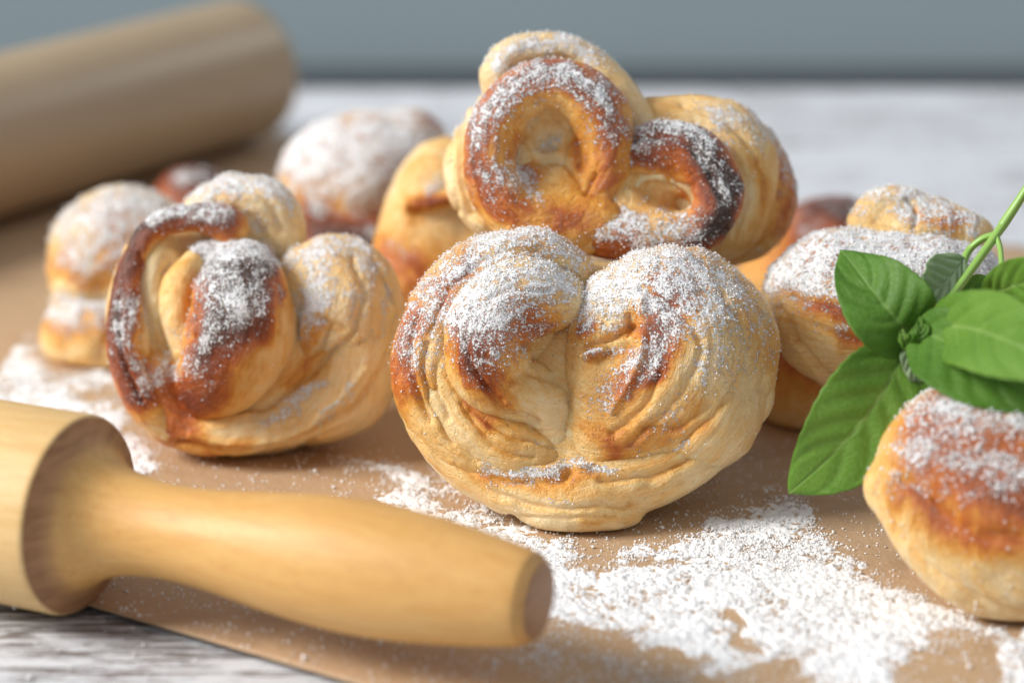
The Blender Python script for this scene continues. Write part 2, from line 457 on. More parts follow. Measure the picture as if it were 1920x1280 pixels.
# dark strip along the wall just above the height of the table's far edge
zr = CAM_H + (ground(960, 158)[2] - CAM_H) * WY / ground(960, 158)[1]
tag(obj('wall_strip', box_mesh('wall_strip', -2.5, 2.5, WY - 0.02, WY - 0.002, zr - 0.12, zr + 0.012, M_DARK, 0.003)), kind='structure')

def mat_plank():
    m = NT('whitewashed_wood'); v = m.obj(); oi = m.n('ShaderNodeObjectInfo').outputs['Random']
    add = m.n('ShaderNodeVectorMath', operation='ADD'); m.set(add.inputs[0], v)
    cx = m.n('ShaderNodeCombineXYZ'); m.set(cx.inputs[0], m.math('MULTIPLY', oi, 37.0)); m.set(cx.inputs[1], m.math('MULTIPLY', oi, 11.0)); m.set(add.inputs[1], cx.outputs[0])
    mp = m.n('ShaderNodeMapping'); m.set(mp.inputs[0], add.outputs[0]); mp.inputs['Scale'].default_value = (1.0, 14.0, 1.0); vv = mp.outputs[0]
    g1 = m.noise(vv, 34, 6, 0.7, 0.4); g2 = m.noise(vv, 120, 4, 0.7, 0.2); g3 = m.noise(add.outputs[0], 9, 3, 0.5)
    w = m.math('ADD', g1, m.math('MULTIPLY', m.math('SUBTRACT', g2, 0.5), 0.6)); w = m.math('ADD', w, m.math('MULTIPLY', m.math('SUBTRACT', g3, 0.5), 0.5))
    near = m.n('ShaderNodeObjectInfo').outputs['Object Index']; w = m.math('ADD', w, m.math('MULTIPLY', near, 0.035)); worn = m.step(w, 0.59, 0.65)
    paint = m.mix(g2, (0.62, 0.645, 0.69), (0.76, 0.78, 0.81)); wood = m.mix(g2, (0.07, 0.045, 0.035), (0.20, 0.15, 0.12))
    col = m.mix(m.math('MULTIPLY', worn, 0.85), paint, wood)
    h = m.math('SUBTRACT', m.math('MULTIPLY', g2, 0.5), m.math('MULTIPLY', worn, 0.8))
    m.bsdf(Base_Color=col, Roughness=0.65, Normal=m.bump(h, 0.7, 0.0008)); return m.m
M_PLANK = mat_plank()
table = empty('wooden_table', (0, 0.5, -0.03)); tag(table, kind='structure')
rnd = random.Random(4)
y = ground(960, 160)[1]; k = 0; PWID = 0.098; edges_y = []
while y > -0.12:
    xs = [-1.3] + sorted(rnd.uniform(-1.0, 1.0) for _ in range(2)) + [1.3]
    if 0.40 < y < 0.5: xs = [-1.3, -0.9, 0.8, 1.3]
    for a, b in zip(xs[:-1], xs[1:]):
        o = obj('plank', box_mesh('plank', a + 0.0006, b - 0.0006, y - PWID + 0.0007, y - 0.0007, -0.030, -0.0012 - rnd.uniform(0, 0.0004), M_PLANK, 0.0008), table)
        o.location = (0, -0.5, 0.03); o.pass_index = 1 if y < 0.55 else 0
    y -= PWID
obj('underframe', box_mesh('underframe', -1.28, 1.28, -0.1, 0.95, -0.06, -0.0301, M_DARK), table).location = (0, -0.5, 0.03)

# brown baking paper: a strip that runs off the roll, from the roll toward the lower right
m = NT('brown_baking_paper'); v = m.obj()
c = m.mix(m.noise(v, 160, 4, 0.6), (0.48, 0.318, 0.185), (0.56, 0.385, 0.232)); c = m.mix(m.math('MULTIPLY', m.noise(v, 14, 2), 0.5), c, (0.45, 0.29, 0.168))
c = m.mix(m.math('MULTIPLY', m.step(m.noise(v, 38, 3, 0.6), 0.56, 0.66), 0.28), c, (0.30, 0.175, 0.09))
fm = m.n('ShaderNodeMapping'); m.set(fm.inputs[0], v); fm.inputs['Scale'].default_value = (1, 6, 1); fm.inputs['Rotation'].default_value = (0, 0, 0.6)
c = m.mix(m.math('MULTIPLY', m.step(m.noise(fm.outputs[0], 420, 3, 0.7), 0.58, 0.7), 0.3), c, (0.60, 0.42, 0.26))
m.bsdf(Base_Color=c, Roughness=0.5, Specular_IOR_Level=0.35, Normal=m.bump(m.math('ADD', m.noise(v, 60, 3), m.math('MULTIPLY', m.noise(v, 900, 2), 0.3)), 0.6, 0.0014)); M_PAPER = m.m
m = NT('brown_paper_shaded'); m.bsdf(Base_Color=m.mix(m.noise(m.obj(), 40, 3), (0.38, 0.28, 0.175), (0.44, 0.33, 0.205)), Roughness=0.36); M_ROLL = m.m  # same paper as the sheet, its colour darkened to stand in for shade
PA = math.radians(-32.5); U = np.array([math.cos(PA), math.sin(PA), 0]); Vv = np.array([-math.sin(PA), math.cos(PA), 0])
O = ground(170, 1140); ve0 = 0.0; ve1 = float((ground(1300, 372) - O) @ Vv)
RR = 0.0262                                                   # roll radius
roll_c = ground(470, 262); u_roll = float((roll_c - O) @ U)
def paper_sheet():
    us = np.linspace(u_roll, 0.75, 220); vs = np.linspace(ve0, ve1, 160)
    UU, VV = np.meshgrid(us, vs, indexing='ij')
    P = O + UU[..., None] * U + VV[..., None] * Vv
    e = np.minimum(VV - ve0, ve1 - VV)
    P[..., 2] = 0.0003 + 0.0003 * np.exp(-(e / 0.012) ** 2) * (0.5 + np.sin(UU * 31 + 1) * 0.5)*0.6
    P[..., 2] += 0.0002*np.sin(VV*40+UU*17)**2
    near = sstep(0.05, 0.02, UU - u_roll)
    V = P.reshape(-1, 3); n = len(vs)
    i = np.arange(len(us) - 1)[:, None] * n + np.arange(n - 1)[None]
    F = np.stack([i, i + n, i + n + 1, i + 1], 2).reshape(-1, 4)
    return mesh_np('paper_sheet', V - O, F, M_PAPER)
roll = empty('baking_paper_roll', tuple(ground(470, 262)))
base_roll = np.array(ground(470, 262))
tag(roll, 'thick roll of brown baking paper at the back left, its sheet unrolled under the buns', 'paper roll')
s = obj('sheet', paper_sheet(), roll); s.location = O - base_roll
sm = s.modifiers.new('thickness', 'SOLIDIFY'); sm.thickness = 0.00012; sm.offset = 1
# the rolled-up part: spiral of paper round a card core
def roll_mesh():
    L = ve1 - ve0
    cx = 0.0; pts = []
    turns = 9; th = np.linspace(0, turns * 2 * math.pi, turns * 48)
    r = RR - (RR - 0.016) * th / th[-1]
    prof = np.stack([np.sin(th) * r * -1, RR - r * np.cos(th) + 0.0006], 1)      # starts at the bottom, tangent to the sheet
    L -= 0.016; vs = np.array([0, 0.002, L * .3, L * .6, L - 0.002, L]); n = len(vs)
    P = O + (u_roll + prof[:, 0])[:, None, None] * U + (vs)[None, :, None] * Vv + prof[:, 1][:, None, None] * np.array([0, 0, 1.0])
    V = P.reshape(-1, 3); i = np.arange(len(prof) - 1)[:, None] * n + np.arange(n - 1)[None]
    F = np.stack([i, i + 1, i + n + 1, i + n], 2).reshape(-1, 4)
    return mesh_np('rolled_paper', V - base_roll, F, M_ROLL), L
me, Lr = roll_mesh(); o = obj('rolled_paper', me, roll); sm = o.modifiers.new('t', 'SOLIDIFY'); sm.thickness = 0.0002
def tube_mesh(name, a, b, ro, ri, mat, seg=48):
    a = np.array(a, float); b = np.array(b, float); d = (b - a) / np.linalg.norm(b - a)
    x = np.cross(d, [0, 0, 1]); x /= np.linalg.norm(x); yv = np.cross(x, d)
    th = np.linspace(0, 2 * math.pi, seg, endpoint=False); V = []
    for p, r in ((a, ri), (a, ro), (b, ro), (b, ri)):
        for t in th: V.append(p + r * (math.cos(t) * x + math.sin(t) * yv))
    F = [(k * seg + i, k * seg + (i + 1) % seg, ((k + 1) % 4) * seg + (i + 1) % seg, ((k + 1) % 4) * seg + i) for k in range(4) for i in range(seg)]
    return mesh_np(name, V, F, mat)
m = NT('grey_card'); m.bsdf(Base_Color=(0.36, 0.29, 0.21), Roughness=0.8); M_CARD = m.m
axis0 = O + u_roll * U + np.array([0, 0, RR + 0.0006]) - base_roll
obj('core', tube_mesh('core', axis0 + Vv * -0.001, axis0 + Vv * (Lr + 0.001), 0.0158, 0.0135, M_CARD), roll)

# ------------------------------------------------------------------ near rolling pin (turned wood)
def mat_wood(name='pale_turned_wood', tint=(1, 1, 1)):
    m = NT(name); v = m.obj()
    mp = m.n('ShaderNodeMapping'); m.set(mp.inputs[0], v); mp.inputs['Scale'].default_value = (3.0, 45.0, 45.0); vv = mp.outputs[0]
    g = m.noise(vv, 14, 5, 0.6, 0.6); g2 = m.noise(vv, 60, 4, 0.65, 0.1); big = m.noise(v, 18, 2)
    end = m.attr('endgrain')
    mp2 = m.n('ShaderNodeMapping'); m.set(mp2.inputs[0], v); mp2.inputs['Scale'].default_value = (1.0, 1.0, 7.0); mp2.inputs['Rotation'].default_value = (0.5, 0, 0)
    rings = m.noise(mp2.outputs[0], 95, 3, 0.6, 0.3)
    col = m.mix(m.step(g, 0.35, 0.7), (0.74, 0.50, 0.215), (0.66, 0.40, 0.14))
    col = m.mix(m.math('MULTIPLY', m.step(g2, 0.52, 0.72), 0.65), col, (0.40, 0.20, 0.07))
    col = m.mix(m.math('MULTIPLY', big, 0.25), col, (0.72, 0.50, 0.26))
    ecol = m.mix(m.step(rings, 0.4, 0.65), (0.38, 0.20, 0.095), (0.27, 0.135, 0.062))
    col = m.mix(1.0, col, tint, 'MULTIPLY')
    col = m.mix(end, col, ecol)
    m.bsdf(Base_Color=col, Roughness=m.math('ADD', 0.42, m.math('MULTIPLY', g2, 0.15)), Specular_IOR_Level=0.45, Coat_Weight=0.06, Coat_Roughness=0.4,
           Normal=m.bump(m.math('ADD', g2, m.math('MULTIPLY', rings, end)), 0.18, 0.0004)); return m.m
M_WOOD = mat_wood(); M_WOODH = mat_wood('golden_turned_wood', (0.95, 0.80, 0.58))
def lathe(name, prof, axis_len_pts, seg, mat, endf=None):
    prof = np.array(prof, float); th = np.linspace(0, 2 * math.pi, seg, endpoint=False)
    V = np.stack([np.repeat(prof[:, 0], seg), np.outer(prof[:, 1], np.cos(th)).ravel(), np.outer(prof[:, 1], np.sin(th)).ravel()], 1)
    n = len(prof); F = [(i * seg + j, i * seg + (j + 1) % seg, (i + 1) * seg + (j + 1) % seg, (i + 1) * seg + j) for i in range(n - 1) for j in range(seg)]
    tang = np.gradient(prof, axis=0); slope = np.abs(tang[:, 1]) / (np.hypot(tang[:, 0], tang[:, 1]) + 1e-9)
    e = sstep(0.55, 0.93, slope) 
    return mesh_np(name, V, np.array(F), mat, True, {'endgrain': np.repeat(e, seg)})
PR = 0.0205
p0 = ground(152, 966, PR); p1 = ground(1012, 1125, PR)
ax = p1 - p0; hl = float(np.linalg.norm(ax)); axn = ax / hl
pin = empty('rolling_pin', (p0[0], p0[1], 0.0), (0, 0, math.atan2(axn[1], axn[0])))
tag(pin, 'pale wooden rolling pin with a turned handle lying in the lower left foreground', 'rolling pin')
# body from -0.27 to 0, handle 0..hl ; x along the axis
bp = [(-0.27, 0.0001), (-0.27, PR * .6), (-0.2695, PR * .97), (-0.268, PR), (-0.20, PR), (-0.12, PR), (-0.06, PR), (-0.02, PR), (-0.0014, PR), (-0.0007, PR * .995), (-0.0002, PR * .985), (0.0000, PR * .97), (0.0, PR * .90), (0.0, PR * .8), (0.0, PR * .6), (0.0, PR * .2), (0.0, 0.0001)]
o = obj('roller', lathe('roller', bp, None, 128, M_WOOD), pin); o.location = (0, 0, PR)
hp = catmull([(0.0001, PR * .972), (0.0006, PR * .90), (0.0016, PR * .80), (0.0034, PR * .695), (0.0062, PR * .60), (0.0100, PR * .525), (0.0150, 0.0098), (0.022, 0.0094), (0.032, 0.0100), (0.046, 0.0118), (0.060, 0.0129), (0.073, 0.0126), (0.086, 0.0112), (0.098, 0.0092), (hl - 0.0010, 0.0079)], 90)
hp = np.vstack([hp, [(hl - 0.0005, 0.0077), (hl - 0.0001, 0.0073), (hl, 0.0068), (hl, 0.004), (hl, 0.0001)]])
o = obj('handle', lathe('handle', hp, None, 128, M_WOODH), pin); o.location = (0, 0, PR)
hq = hp.copy(); hq[:, 0] = -0.27 - hq[:, 0]
o = obj('handle', lathe('handle', hq[::-1], None, 64, M_WOODH), pin); o.location = (0, 0, PR)

# ------------------------------------------------------------------ the buns
GRP = 'sugar dusted buns heaped on the brown paper'
def start(label, depth, foot, supported=None):
    fr = Frame(depth); w = cam2world(fr.pt(*foot)[None])[0]; base = np.array([w[0], w[1], 0.0 if supported is None else supported])
    r = empty('sweet_bun', base); tag(r, label, 'bun', GRP); return fr, base, r

# --- A: centre front, heart shaped
fr, base, r = start('heart shaped bun in the centre front, two plump lobes split by a cleft', 0.536, (1090, 900, 60))
A1 = dough_part('lower_dough', fr, [
    ('e', (1095, 790, 110, 300, 150, 150), 1), ('e', (1100, 700, 170, 300, 220, 180), 60),
    ('c', [(800, 700, 60, 60), (830, 790, 45, 66), (890, 865, 20, 62), (980, 905, -10, 62), (1090, 920, -20, 68), (1200, 895, 0, 66), (1300, 835, 15, 66), (1390, 740, 30, 66)], 40),
    ('e', (1095, 955, -10, 98, 50, 74), 34), ('e', (1140, 968, -10, 56, 32, 60), 20),
    ('-c', [(1190, 985, -60, 14), (1260, 960, -60, 22)], 16), ('-c', [(1088, 560, -40, 24), (1062, 640, -50, 24), (1070, 710, -50, 22), (1052, 790, -50, 16), (1068, 880, -70, 10)], 14),
  ], base, r, 1.0, 1, rings=[(1100, 560, 1.0, 1.8, 20)],
  grooves=[([(850, 860), (930, 925), (1060, 955), (1180, 945)], 7, 5), ([(1130, 905), (1250, 885), (1360, 800), (1430, 700)], 9, 7),
           ([(1180, 945), (1290, 905), (1400, 820)], 7, 5), ([(960, 965), (1060, 975), (1150, 965)], 6, 3), ([(880, 880), (960, 905), (1060, 900)], 7, 6),
           ([(900, 868), (1000, 880), (1100, 878)], 9, -6)],
  brown=[([(780, 720, .25), (830, 800, .2)], 34), ([(910, 890, .28), (1000, 900, .28), (1110, 890, .2)], 20), ([(1090, 988, .12), (1180, 965, .1)], 10), ([(1130, 905, .12), (1260, 880, .14)], 14)],
  powder=[([(905, 868, .95), (960, 884, 1.3), (1030, 888, 1.3), (1090, 876, 1.3), (1150, 886, 1.0)], 12), ([(930, 905, .6), (990, 905, .5)], 10), ([(1020, 935, .5), (1070, 940, .5)], 6)], b0=0.05, p0=0.02)
A2 = dough_part('outer_lobe', fr, [
    ('c', [(1072, 505, 70, 40), (1010, 480, 60, 54), (940, 500, 50, 70), (865, 555, 50, 80), (815, 640, 40, 76), (812, 740, 35, 70), (860, 820, 25, 62), (940, 875, 10, 48), (1030, 900, 10, 30)], 1, 1.3),
    ('e', (960, 620, 130, 170, 160, 150), 50)], base, r, 0.9, 1, rings=[(960, 690, 1.0, 3.0, 16)],
  grooves=[([(775, 600), (768, 690), (800, 790)], 8, 7), ([(1010, 470), (920, 480), (840, 550), (800, 620)], 7, 4), ([(1050, 500), (1080, 520), (1090, 560)], 7, 5), ([(800, 640), (805, 740), (850, 830)], 7, 6)],
  brown=[([(760, 600, .42), (752, 660, .42), (765, 740, .34)], 34), ([(880, 500, .4), (820, 570, .35)], 34), ([(1000, 470, .15)], 60), ([(800, 680, .2), (830, 770, .15)], 20)],
  powder=[([(1100, 510, .4), (1040, 450, .9), (960, 440, 1.1), (870, 500, 1.0), (800, 580, .8), (780, 640, .5)], 48), ([(800, 660, .45), (820, 760, .35)], 34)], b0=0.12, p0=0.03)
A2b = dough_part('middle_lobe', fr, [
    ('c', [(900, 560, 40, 50), (850, 630, 20, 56), (840, 720, 5, 58), (880, 790, -5, 58), (950, 835, -10, 54), (1020, 862, -5, 42), (1065, 885, 10, 24)], 1, 1.2),
    ('e', (960, 760, 60, 110, 90, 90, 30), 30)], base, r, 0.9, 1, rings=[(1000, 660, 1.0, 2.2, 15)],
  grooves=[([(860, 760), (920, 825), (1000, 860)], 6, 6), ([(812, 640), (812, 720), (840, 790)], 6, 5), ([(880, 770), (950, 810), (1040, 840)], 6, 5)],
  brown=[([(850, 660, .3), (860, 740, .4), (910, 790, .3)], 24), ([(960, 830, .15)], 24)], powder=[([(840, 600, .5), (830, 680, .2)], 26), ([(1000, 830, .25)], 20)], b0=0.10, p0=0.02)
A3 = dough_part('left_lobe', fr, [
    ('c', [(1045, 560, 10, 56), (980, 560, -10, 78), (918, 610, -30, 88), (915, 680, -30, 80), (945, 728, -20, 66), (1000, 742, -5, 62), (1030, 785, -5, 46), (1040, 840, 0, 34)], 1, 1.1),
    ('-c', [(1078, 560, -80, 20), (1064, 640, -70, 24), (1062, 700, -60, 20)], 20), ('-c', [(1010, 660, -95, 14), (1050, 700, -70, 24)], 24),
  ], base, r, 0.9, 1, rings=[(1040, 680, 1.0, 2.6, 15)],
  grooves=[([(870, 640), (885, 700), (935, 750)], 8, 7), ([(900, 560), (960, 545), (1030, 545)], 6, 5), ([(960, 710), (1010, 700), (1060, 720)], 9, 6), ([(890, 700), (930, 760), (1000, 790)], 7, 6), ([(985, 650), (1030, 650), (1060, 680)], 10, 9)],
  brown=[([(865, 600, .5), (872, 660, .62), (905, 715, .62), (935, 742, .35)], 42), ([(1000, 600, .45), (930, 620, .5)], 60), ([(1020, 620, .2)], 30)],
  powder=[([(850, 590, .8), (900, 540, 1.1), (980, 520, 1.1), (1050, 545, .9)], 56), ([(870, 620, .7), (930, 610, .8), (990, 620, .7)], 44), ([(930, 665, .8), (900, 690, .55)], 26), ([(1065, 795, .3)], 12)], b0=0.04, p0=0.02)
A4 = dough_part('right_lobe', fr, [
    ('e', (1270, 670, 50, 192, 202, 170), 1), ('c', [(1165, 575, 10, 75), (1240, 560, -15, 90), (1300, 620, -25, 96)], 40),
    ('c', [(1115, 610, 0, 50), (1106, 700, -10, 50), (1112, 790, -15, 50), (1125, 845, -10, 50)], 30),
    ('e', (1320, 790, 40, 115, 95, 130, -40), 40), ('e', (1190, 800, 10, 100, 80, 90), 40),
    ('-c', [(1140, 640, -75, 12), (1170, 622, -95, 22), (1188, 610, -95, 14)], 14)], base, r, 0.9, 1, rings=[(1150, 660, 1.0, 4.2, 20)],
  grooves=[([(1240, 500), (1350, 550), (1400, 640), (1370, 740), (1280, 830)], 8, 6), ([(1200, 540), (1290, 600), (1310, 680), (1260, 760), (1180, 830)], 8, 5), ([(1300, 480), (1400, 545), (1445, 640), (1425, 730)], 7, 5),
           ([(1090, 672), (1140, 658), (1195, 645)], 5, -14), ([(1095, 650), (1140, 640), (1190, 615)], 8, 9), ([(1205, 560), (1208, 630), (1190, 700), (1150, 770)], 8, -8), ([(1210, 800), (1270, 800), (1330, 760)], 9, 5),
           ([(1180, 590), (1185, 640)], 7, 6), ([(1230, 700), (1210, 760), (1150, 810)], 8, 6)],
  brown=[([(1240, 540, .4), (1235, 600, .5), (1225, 680, .6), (1170, 740, .42)], 34), ([(1110, 615, .5)], 24), ([(1105, 672, .4), (1180, 660, .2)], 10), ([(1300, 520, .25), (1250, 580, .25)], 50), ([(1160, 840, .26), (1220, 820, .3), (1310, 780, .2)], 34), ([(1380, 560, .15), (1420, 660, .15)], 30), ([(1110, 790, .15), (1150, 850, .2)], 26)],
  powder=[([(1110, 560, .85), (1180, 510, 1.1), (1270, 500, 1.1), (1350, 545, .85)], 54), ([(1130, 590, .6), (1200, 560, .6)], 30), ([(1230, 560, .5), (1250, 620, .65), (1210, 670, .8), (1180, 700, .7), (1140, 760, .4)], 24), ([(1300, 600, .55), (1350, 640, .5), (1400, 640, .35)], 60),
          ([(1340, 690, .5), (1300, 740, .5), (1250, 790, .35)], 30), ([(1200, 850, .6), (1250, 860, .55), (1280, 820, .4)], 16), ([(1095, 672, 1.2), (1130, 664, 1.3), (1170, 656, 1.0)], 6), ([(1172, 615, 1.3)], 13)], b0=0.10, p0=0.03)
sugar_grains(r, base, [A1, A2, A3, A4], 38000, seed=11)

# --- B: left front, dark crusted centre lobe
fr, base, r = start('bun at the left front with a nearly black crust on its centre lobe', 0.572, (500, 760, 80))
B1 = dough_part('lower_dough', fr, [
    ('e', (480, 670, 90, 235, 150, 150), 1), ('e', (370, 560, 100, 130, 165, 90), 40), ('e', (455, 800, 50, 165, 56, 110), 40),
    ('c', [(275, 700, 0, 52), (320, 770, 0, 56), (390, 805, -10, 48), (480, 800, -20, 46), (570, 755, -15, 50), (650, 680, 0, 50), (705, 590, 10, 42)], 22),
    ('e', (655, 690, 40, 98, 118, 110), 30), ('c', [(262, 480, 40, 34), (240, 580, 30, 40), (250, 670, 20, 42)], 20),
    ('e', (600, 745, 40, 112, 88, 110), 30), ('e', (298, 560, 30, 58, 135, 66), 20), ('-e', (318, 500, -62, 30, 84, 58, 6), 12)], base, r, 0.9, 1, rings=[(420, 600, 0.9, 4.0, 18)],
  grooves=[([(330, 830), (450, 850), (560, 820), (680, 740), (740, 640)], 7, 9), ([(400, 765), (490, 765), (570, 710), (640, 640)], 8, 9), ([(420, 870), (540, 850), (650, 800)], 6, 6), ([(360, 815), (470, 835), (580, 795), (690, 690)], 7, -6)],
  brown=[([(240, 690, .45), (280, 780, .42), (370, 840, .3)], 36), ([(310, 700, .45), (350, 770, .4)], 40), ([(540, 730, .25), (620, 650, .25)], 22), ([(300, 520, -.2), (300, 600, -.2)], 30), ([(470, 845, .2), (400, 860, .3)], 14)],
  powder=[([(490, 800, .7), (540, 770, .8), (600, 720, .6)], 13), ([(600, 790, .9), (640, 745, .9), (655, 720, .6)], 7), ([(300, 700, .6), (310, 660, .5)], 20), ([(640, 600, .3)], 50), ([(350, 720, .6), (330, 700, .5)], 12)], b0=0.04, p0=0.03)
B2 = dough_part('outer_coil', fr, [
    ('c', [(432, 432, 10, 38), (405, 414, 0, 36), (360, 408, -5, 26), (305, 420, -5, 24), (268, 458, -5, 28), (248, 520, -10, 36), (242, 600, -20, 40), (244, 680, -25, 36), (270, 750, -20, 36), (320, 800, -10, 30)], 1, 1.2),
    ], base, r, 0.8, 1, rings=[(400, 600, 0.9, 3.0, 14)],
  grooves=[([(262, 470), (268, 560), (268, 660)], 5, 5), ([(225, 560), (228, 660), (260, 750)], 5, 4)],
  brown=[([(300, 480, -.35), (292, 560, -.45), (298, 640, -.3)], 20), ([(430, 420, .6), (350, 395, .7), (255, 430, .75), (228, 540, .66), (218, 640, .66), (235, 740, .58)], 38), ([(280, 760, .3)], 30)],
  powder=[([(420, 400, .9), (330, 390, .8), (290, 400, .9)], 22), ([(240, 560, .45), (235, 640, .55), (260, 690, .6), (260, 740, .6)], 22), ([(280, 500, .4), (270, 600, .5)], 14)], b0=0.15, p0=0.04)
B3 = dough_part('inner_curl', fr, [('c', [(362, 500, 0, 30), (345, 540, -10, 40), (340, 600, -15, 40), (352, 650, -20, 34)], 1, 1.5), ('e', (300, 600, 20, 22, 60, 30), 14)], base, r, 0.9, 1,
  rings=[(380, 600, 0.7, 3, 12)], brown=[([(345, 560, .12)], 30)], powder=[([(300, 600, .5), (335, 640, .4)], 10)], b0=0.05, p0=0.03)
B4 = dough_part('centre_lobe', fr, [
    ('c', [(452, 505, -20, 56), (455, 545, -50, 86), (450, 605, -70, 96), (428, 668, -65, 92), (398, 715, -45, 70), (375, 742, -35, 44)], 1, 1.0),
    ('e', (492, 640, 0, 66, 105, 90, 30), 30), ('c', [(385, 478, 0, 26), (430, 474, 0, 26), (490, 480, 10, 26)], 16),
    ('-e', (250, 520, -80, 104, 150, 260, 3), 3)], base, r, 0.8, 1, rings=[(300, 600, .8, 1.8, 22)],
  grooves=[([(500, 470), (528, 540), (530, 620)], 7, 5), ([(367, 470), (364, 620)], 5, -4)],
  brown=[([(400, 470, .7), (430, 540, 1.0), (415, 620, .9), (385, 710, .65), (350, 740, .5)], 66), ([(490, 480, .5), (505, 560, .42), (490, 630, .3)], 32), ([(330, 740, .3), (370, 770, .2)], 24)],
  powder=[([(380, 462, .9), (450, 462, 1.0), (500, 478, .8)], 26), ([(400, 520, .72), (440, 560, .8), (400, 620, .6), (370, 680, .45)], 44), ([(490, 560, .5)], 30), ([(345, 660, .6), (330, 700, .5)], 9)], b0=0.06, p0=0.02)
B5 = dough_part('right_lobe', fr, [
    ('e', (628, 590, 40, 122, 148, 120, -8), 1), ('c', [(570, 500, 20, 45), (630, 488, 20, 50), (690, 525, 25, 53), (710, 610, 25, 50), (672, 700, 30, 52), (600, 765, 35, 50)], 24),
    ('c', [(545, 530, 20, 35), (530, 610, 20, 38), (510, 680, 10, 38), (460, 730, 0, 30)], 22)], base, r, 0.9, 1, rings=[(540, 560, 0.8, 4.5, 20)],
  grooves=[([(700, 490), (735, 570), (715, 670), (640, 760)], 7, 8), ([(660, 480), (680, 560), (650, 640), (570, 700)], 7, 6), ([(560, 560), (545, 650), (490, 720)], 10, 10), ([(620, 620), (590, 680), (520, 740)], 8, 7), ([(600, 600), (640, 620)], 9, 7)],
  brown=[([(600, 620, .28), (560, 680, .25)], 26), ([(690, 640, .18), (640, 700, .18)], 20)],
  powder=[([(545, 480, .7), (640, 462, .85), (700, 500, .7)], 24), ([(600, 530, 1.0), (590, 590, 1.0), (560, 600, .7)], 34), ([(560, 650, .5), (540, 690, .5)], 20), ([(665, 560, .45), (660, 620, .35)], 26), ([(722, 540, .9), (725, 590, .8), (710, 630, .6)], 8), ([(620, 660, .6)], 20)], b0=0.05, p0=0.04)
B6 = dough_part('back_curl', fr, [
    ('c', [(370, 425, 110, 40), (400, 395, 100, 48), (450, 385, 95, 55), (510, 390, 90, 52), (535, 430, 90, 42), (530, 480, 90, 40)], 1, 1.3),
    ('e', (450, 450, 110, 110, 70, 80), 30), ('e', (432, 338, 100, 18, 14, 30), 20)], base, r, 0.9, 1, rings=[(450, 470, 1, 4, 18)],
  grooves=[([(400, 380), (450, 395), (500, 430)], 9, 8), ([(440, 350), (500, 370), (530, 430)], 8, 5)], brown=[([(430, 370, .12)], 40)],
  powder=[([(370, 370, .7), (430, 340, .9), (510, 350, .9), (545, 380, .6)], 24), ([(450, 390, .6), (480, 420, .5)], 30)], b0=0.0, p0=0.06)
sugar_grains(r, base, [B1, B2, B4, B5, B6], 26000, seed=12)

# --- G: top bun of the heap
fr, base, r = start('highest bun on top of the heap, with a ring curl and a dark curl', 0.565, (1150, 480, 60), 0.046)
G1 = dough_part('back_dough', fr, [
    ('e', (1040, 300, 70, 196, 175, 110), 1), ('e', (1190, 370, 50, 240, 110, 110), 50), ('e', (980, 330, 60, 148, 130, 100), 30), ('-e', (1030, 262, -40, 34, 60, 46), 16), ('-e', (1250, 368, -40, 50, 26, 70, 20), 14)], base, r, 1.1, 1, rings=[(1040, 290, 1, 4, 12)],
  grooves=[([(868, 215), (860, 300), (878, 390), (920, 440)], 6, 9), ([(848, 230), (842, 320), (860, 400)], 5, 6), ([(890, 190), (880, 300), (900, 400)], 6, 6), ([(840, 400), (870, 430)], 5, 4)],
  brown=[([(1100, 440, .3)], 70), ([(890, 380, .12), (930, 430, .22)], 20)], powder=[([(870, 210, .5), (860, 250, .3)], 14)], b0=0.0, p0=0.02, floor=False)
G2 = dough_part('ring_curl', fr, [
    ('c', [(1120, 370, -30, 42), (1140, 300, -45, 46), (1128, 225, -55, 52), (1080, 170, -60, 52), (1015, 162, -60, 50), (955, 200, -60, 52), (922, 268, -60, 52), (928, 345, -60, 55), (975, 400, -55, 58), (1050, 420, -50, 60), (1120, 420, -45, 58)], 1, 1.0),
    ('c', [(1120, 370, -20, 42), (1060, 370, -10, 55), (1000, 350, -5, 60)], 18), ('e', (1025, 290, 10, 95, 110, 60), 18),
    ('-e', (1028, 262, -70, 36, 60, 40), 16), ('c', [(1075, 240, -10, 16), (1062, 290, -14, 18), (1040, 320, -14, 20), (1000, 318, -10, 20)], 10), ('c', [(1010, 285, -10, 15), (1035, 268, -16, 17), (1052, 262, -14, 12)], 8)], base, r, 1.0, 1, rings=[(1028, 275, 0.9, 2.2, 16)],
  grooves=[([(1100, 150), (1020, 125), (940, 160)], 6, 5), ([(890, 300), (900, 370), (950, 425)], 5, 4), ([(1010, 300), (1060, 310), (1090, 350)], 6, 5), ([(990, 260), (1010, 290), (1050, 290)], 8, -6), ([(1060, 230), (1068, 270), (1062, 300)], 6, 5),
           ([(1115, 330), (1100, 360)], 6, 8)],
  brown=[([(1030, 270, -.22)], 48), ([(1150, 330, .3), (1150, 230, .45), (1085, 150, .55), (1010, 140, .5), (930, 190, .5), (895, 270, .5), (910, 360, .5), (960, 400, .35)], 40), ([(970, 260, .25), (985, 320, .25)], 20), ([(1060, 420, .3), (1120, 440, .2)], 40), ([(1090, 230, .2), (1090, 300, .2)], 20)],
  powder=[([(910, 210, .6), (970, 160, .85), (1040, 145, .85), (1100, 170, .8), (1140, 220, .7), (1140, 260, .5)], 34), ([(900, 260, .45), (925, 310, .4), (920, 340, .35)], 30), ([(960, 330, .7), (990, 350, .65), (970, 300, .4)], 20), ([(895, 320, .5), (930, 390, .6)], 8), ([(1030, 272, .8), (1050, 265, .6)], 12)], b0=0.16, p0=0.05, floor=False)
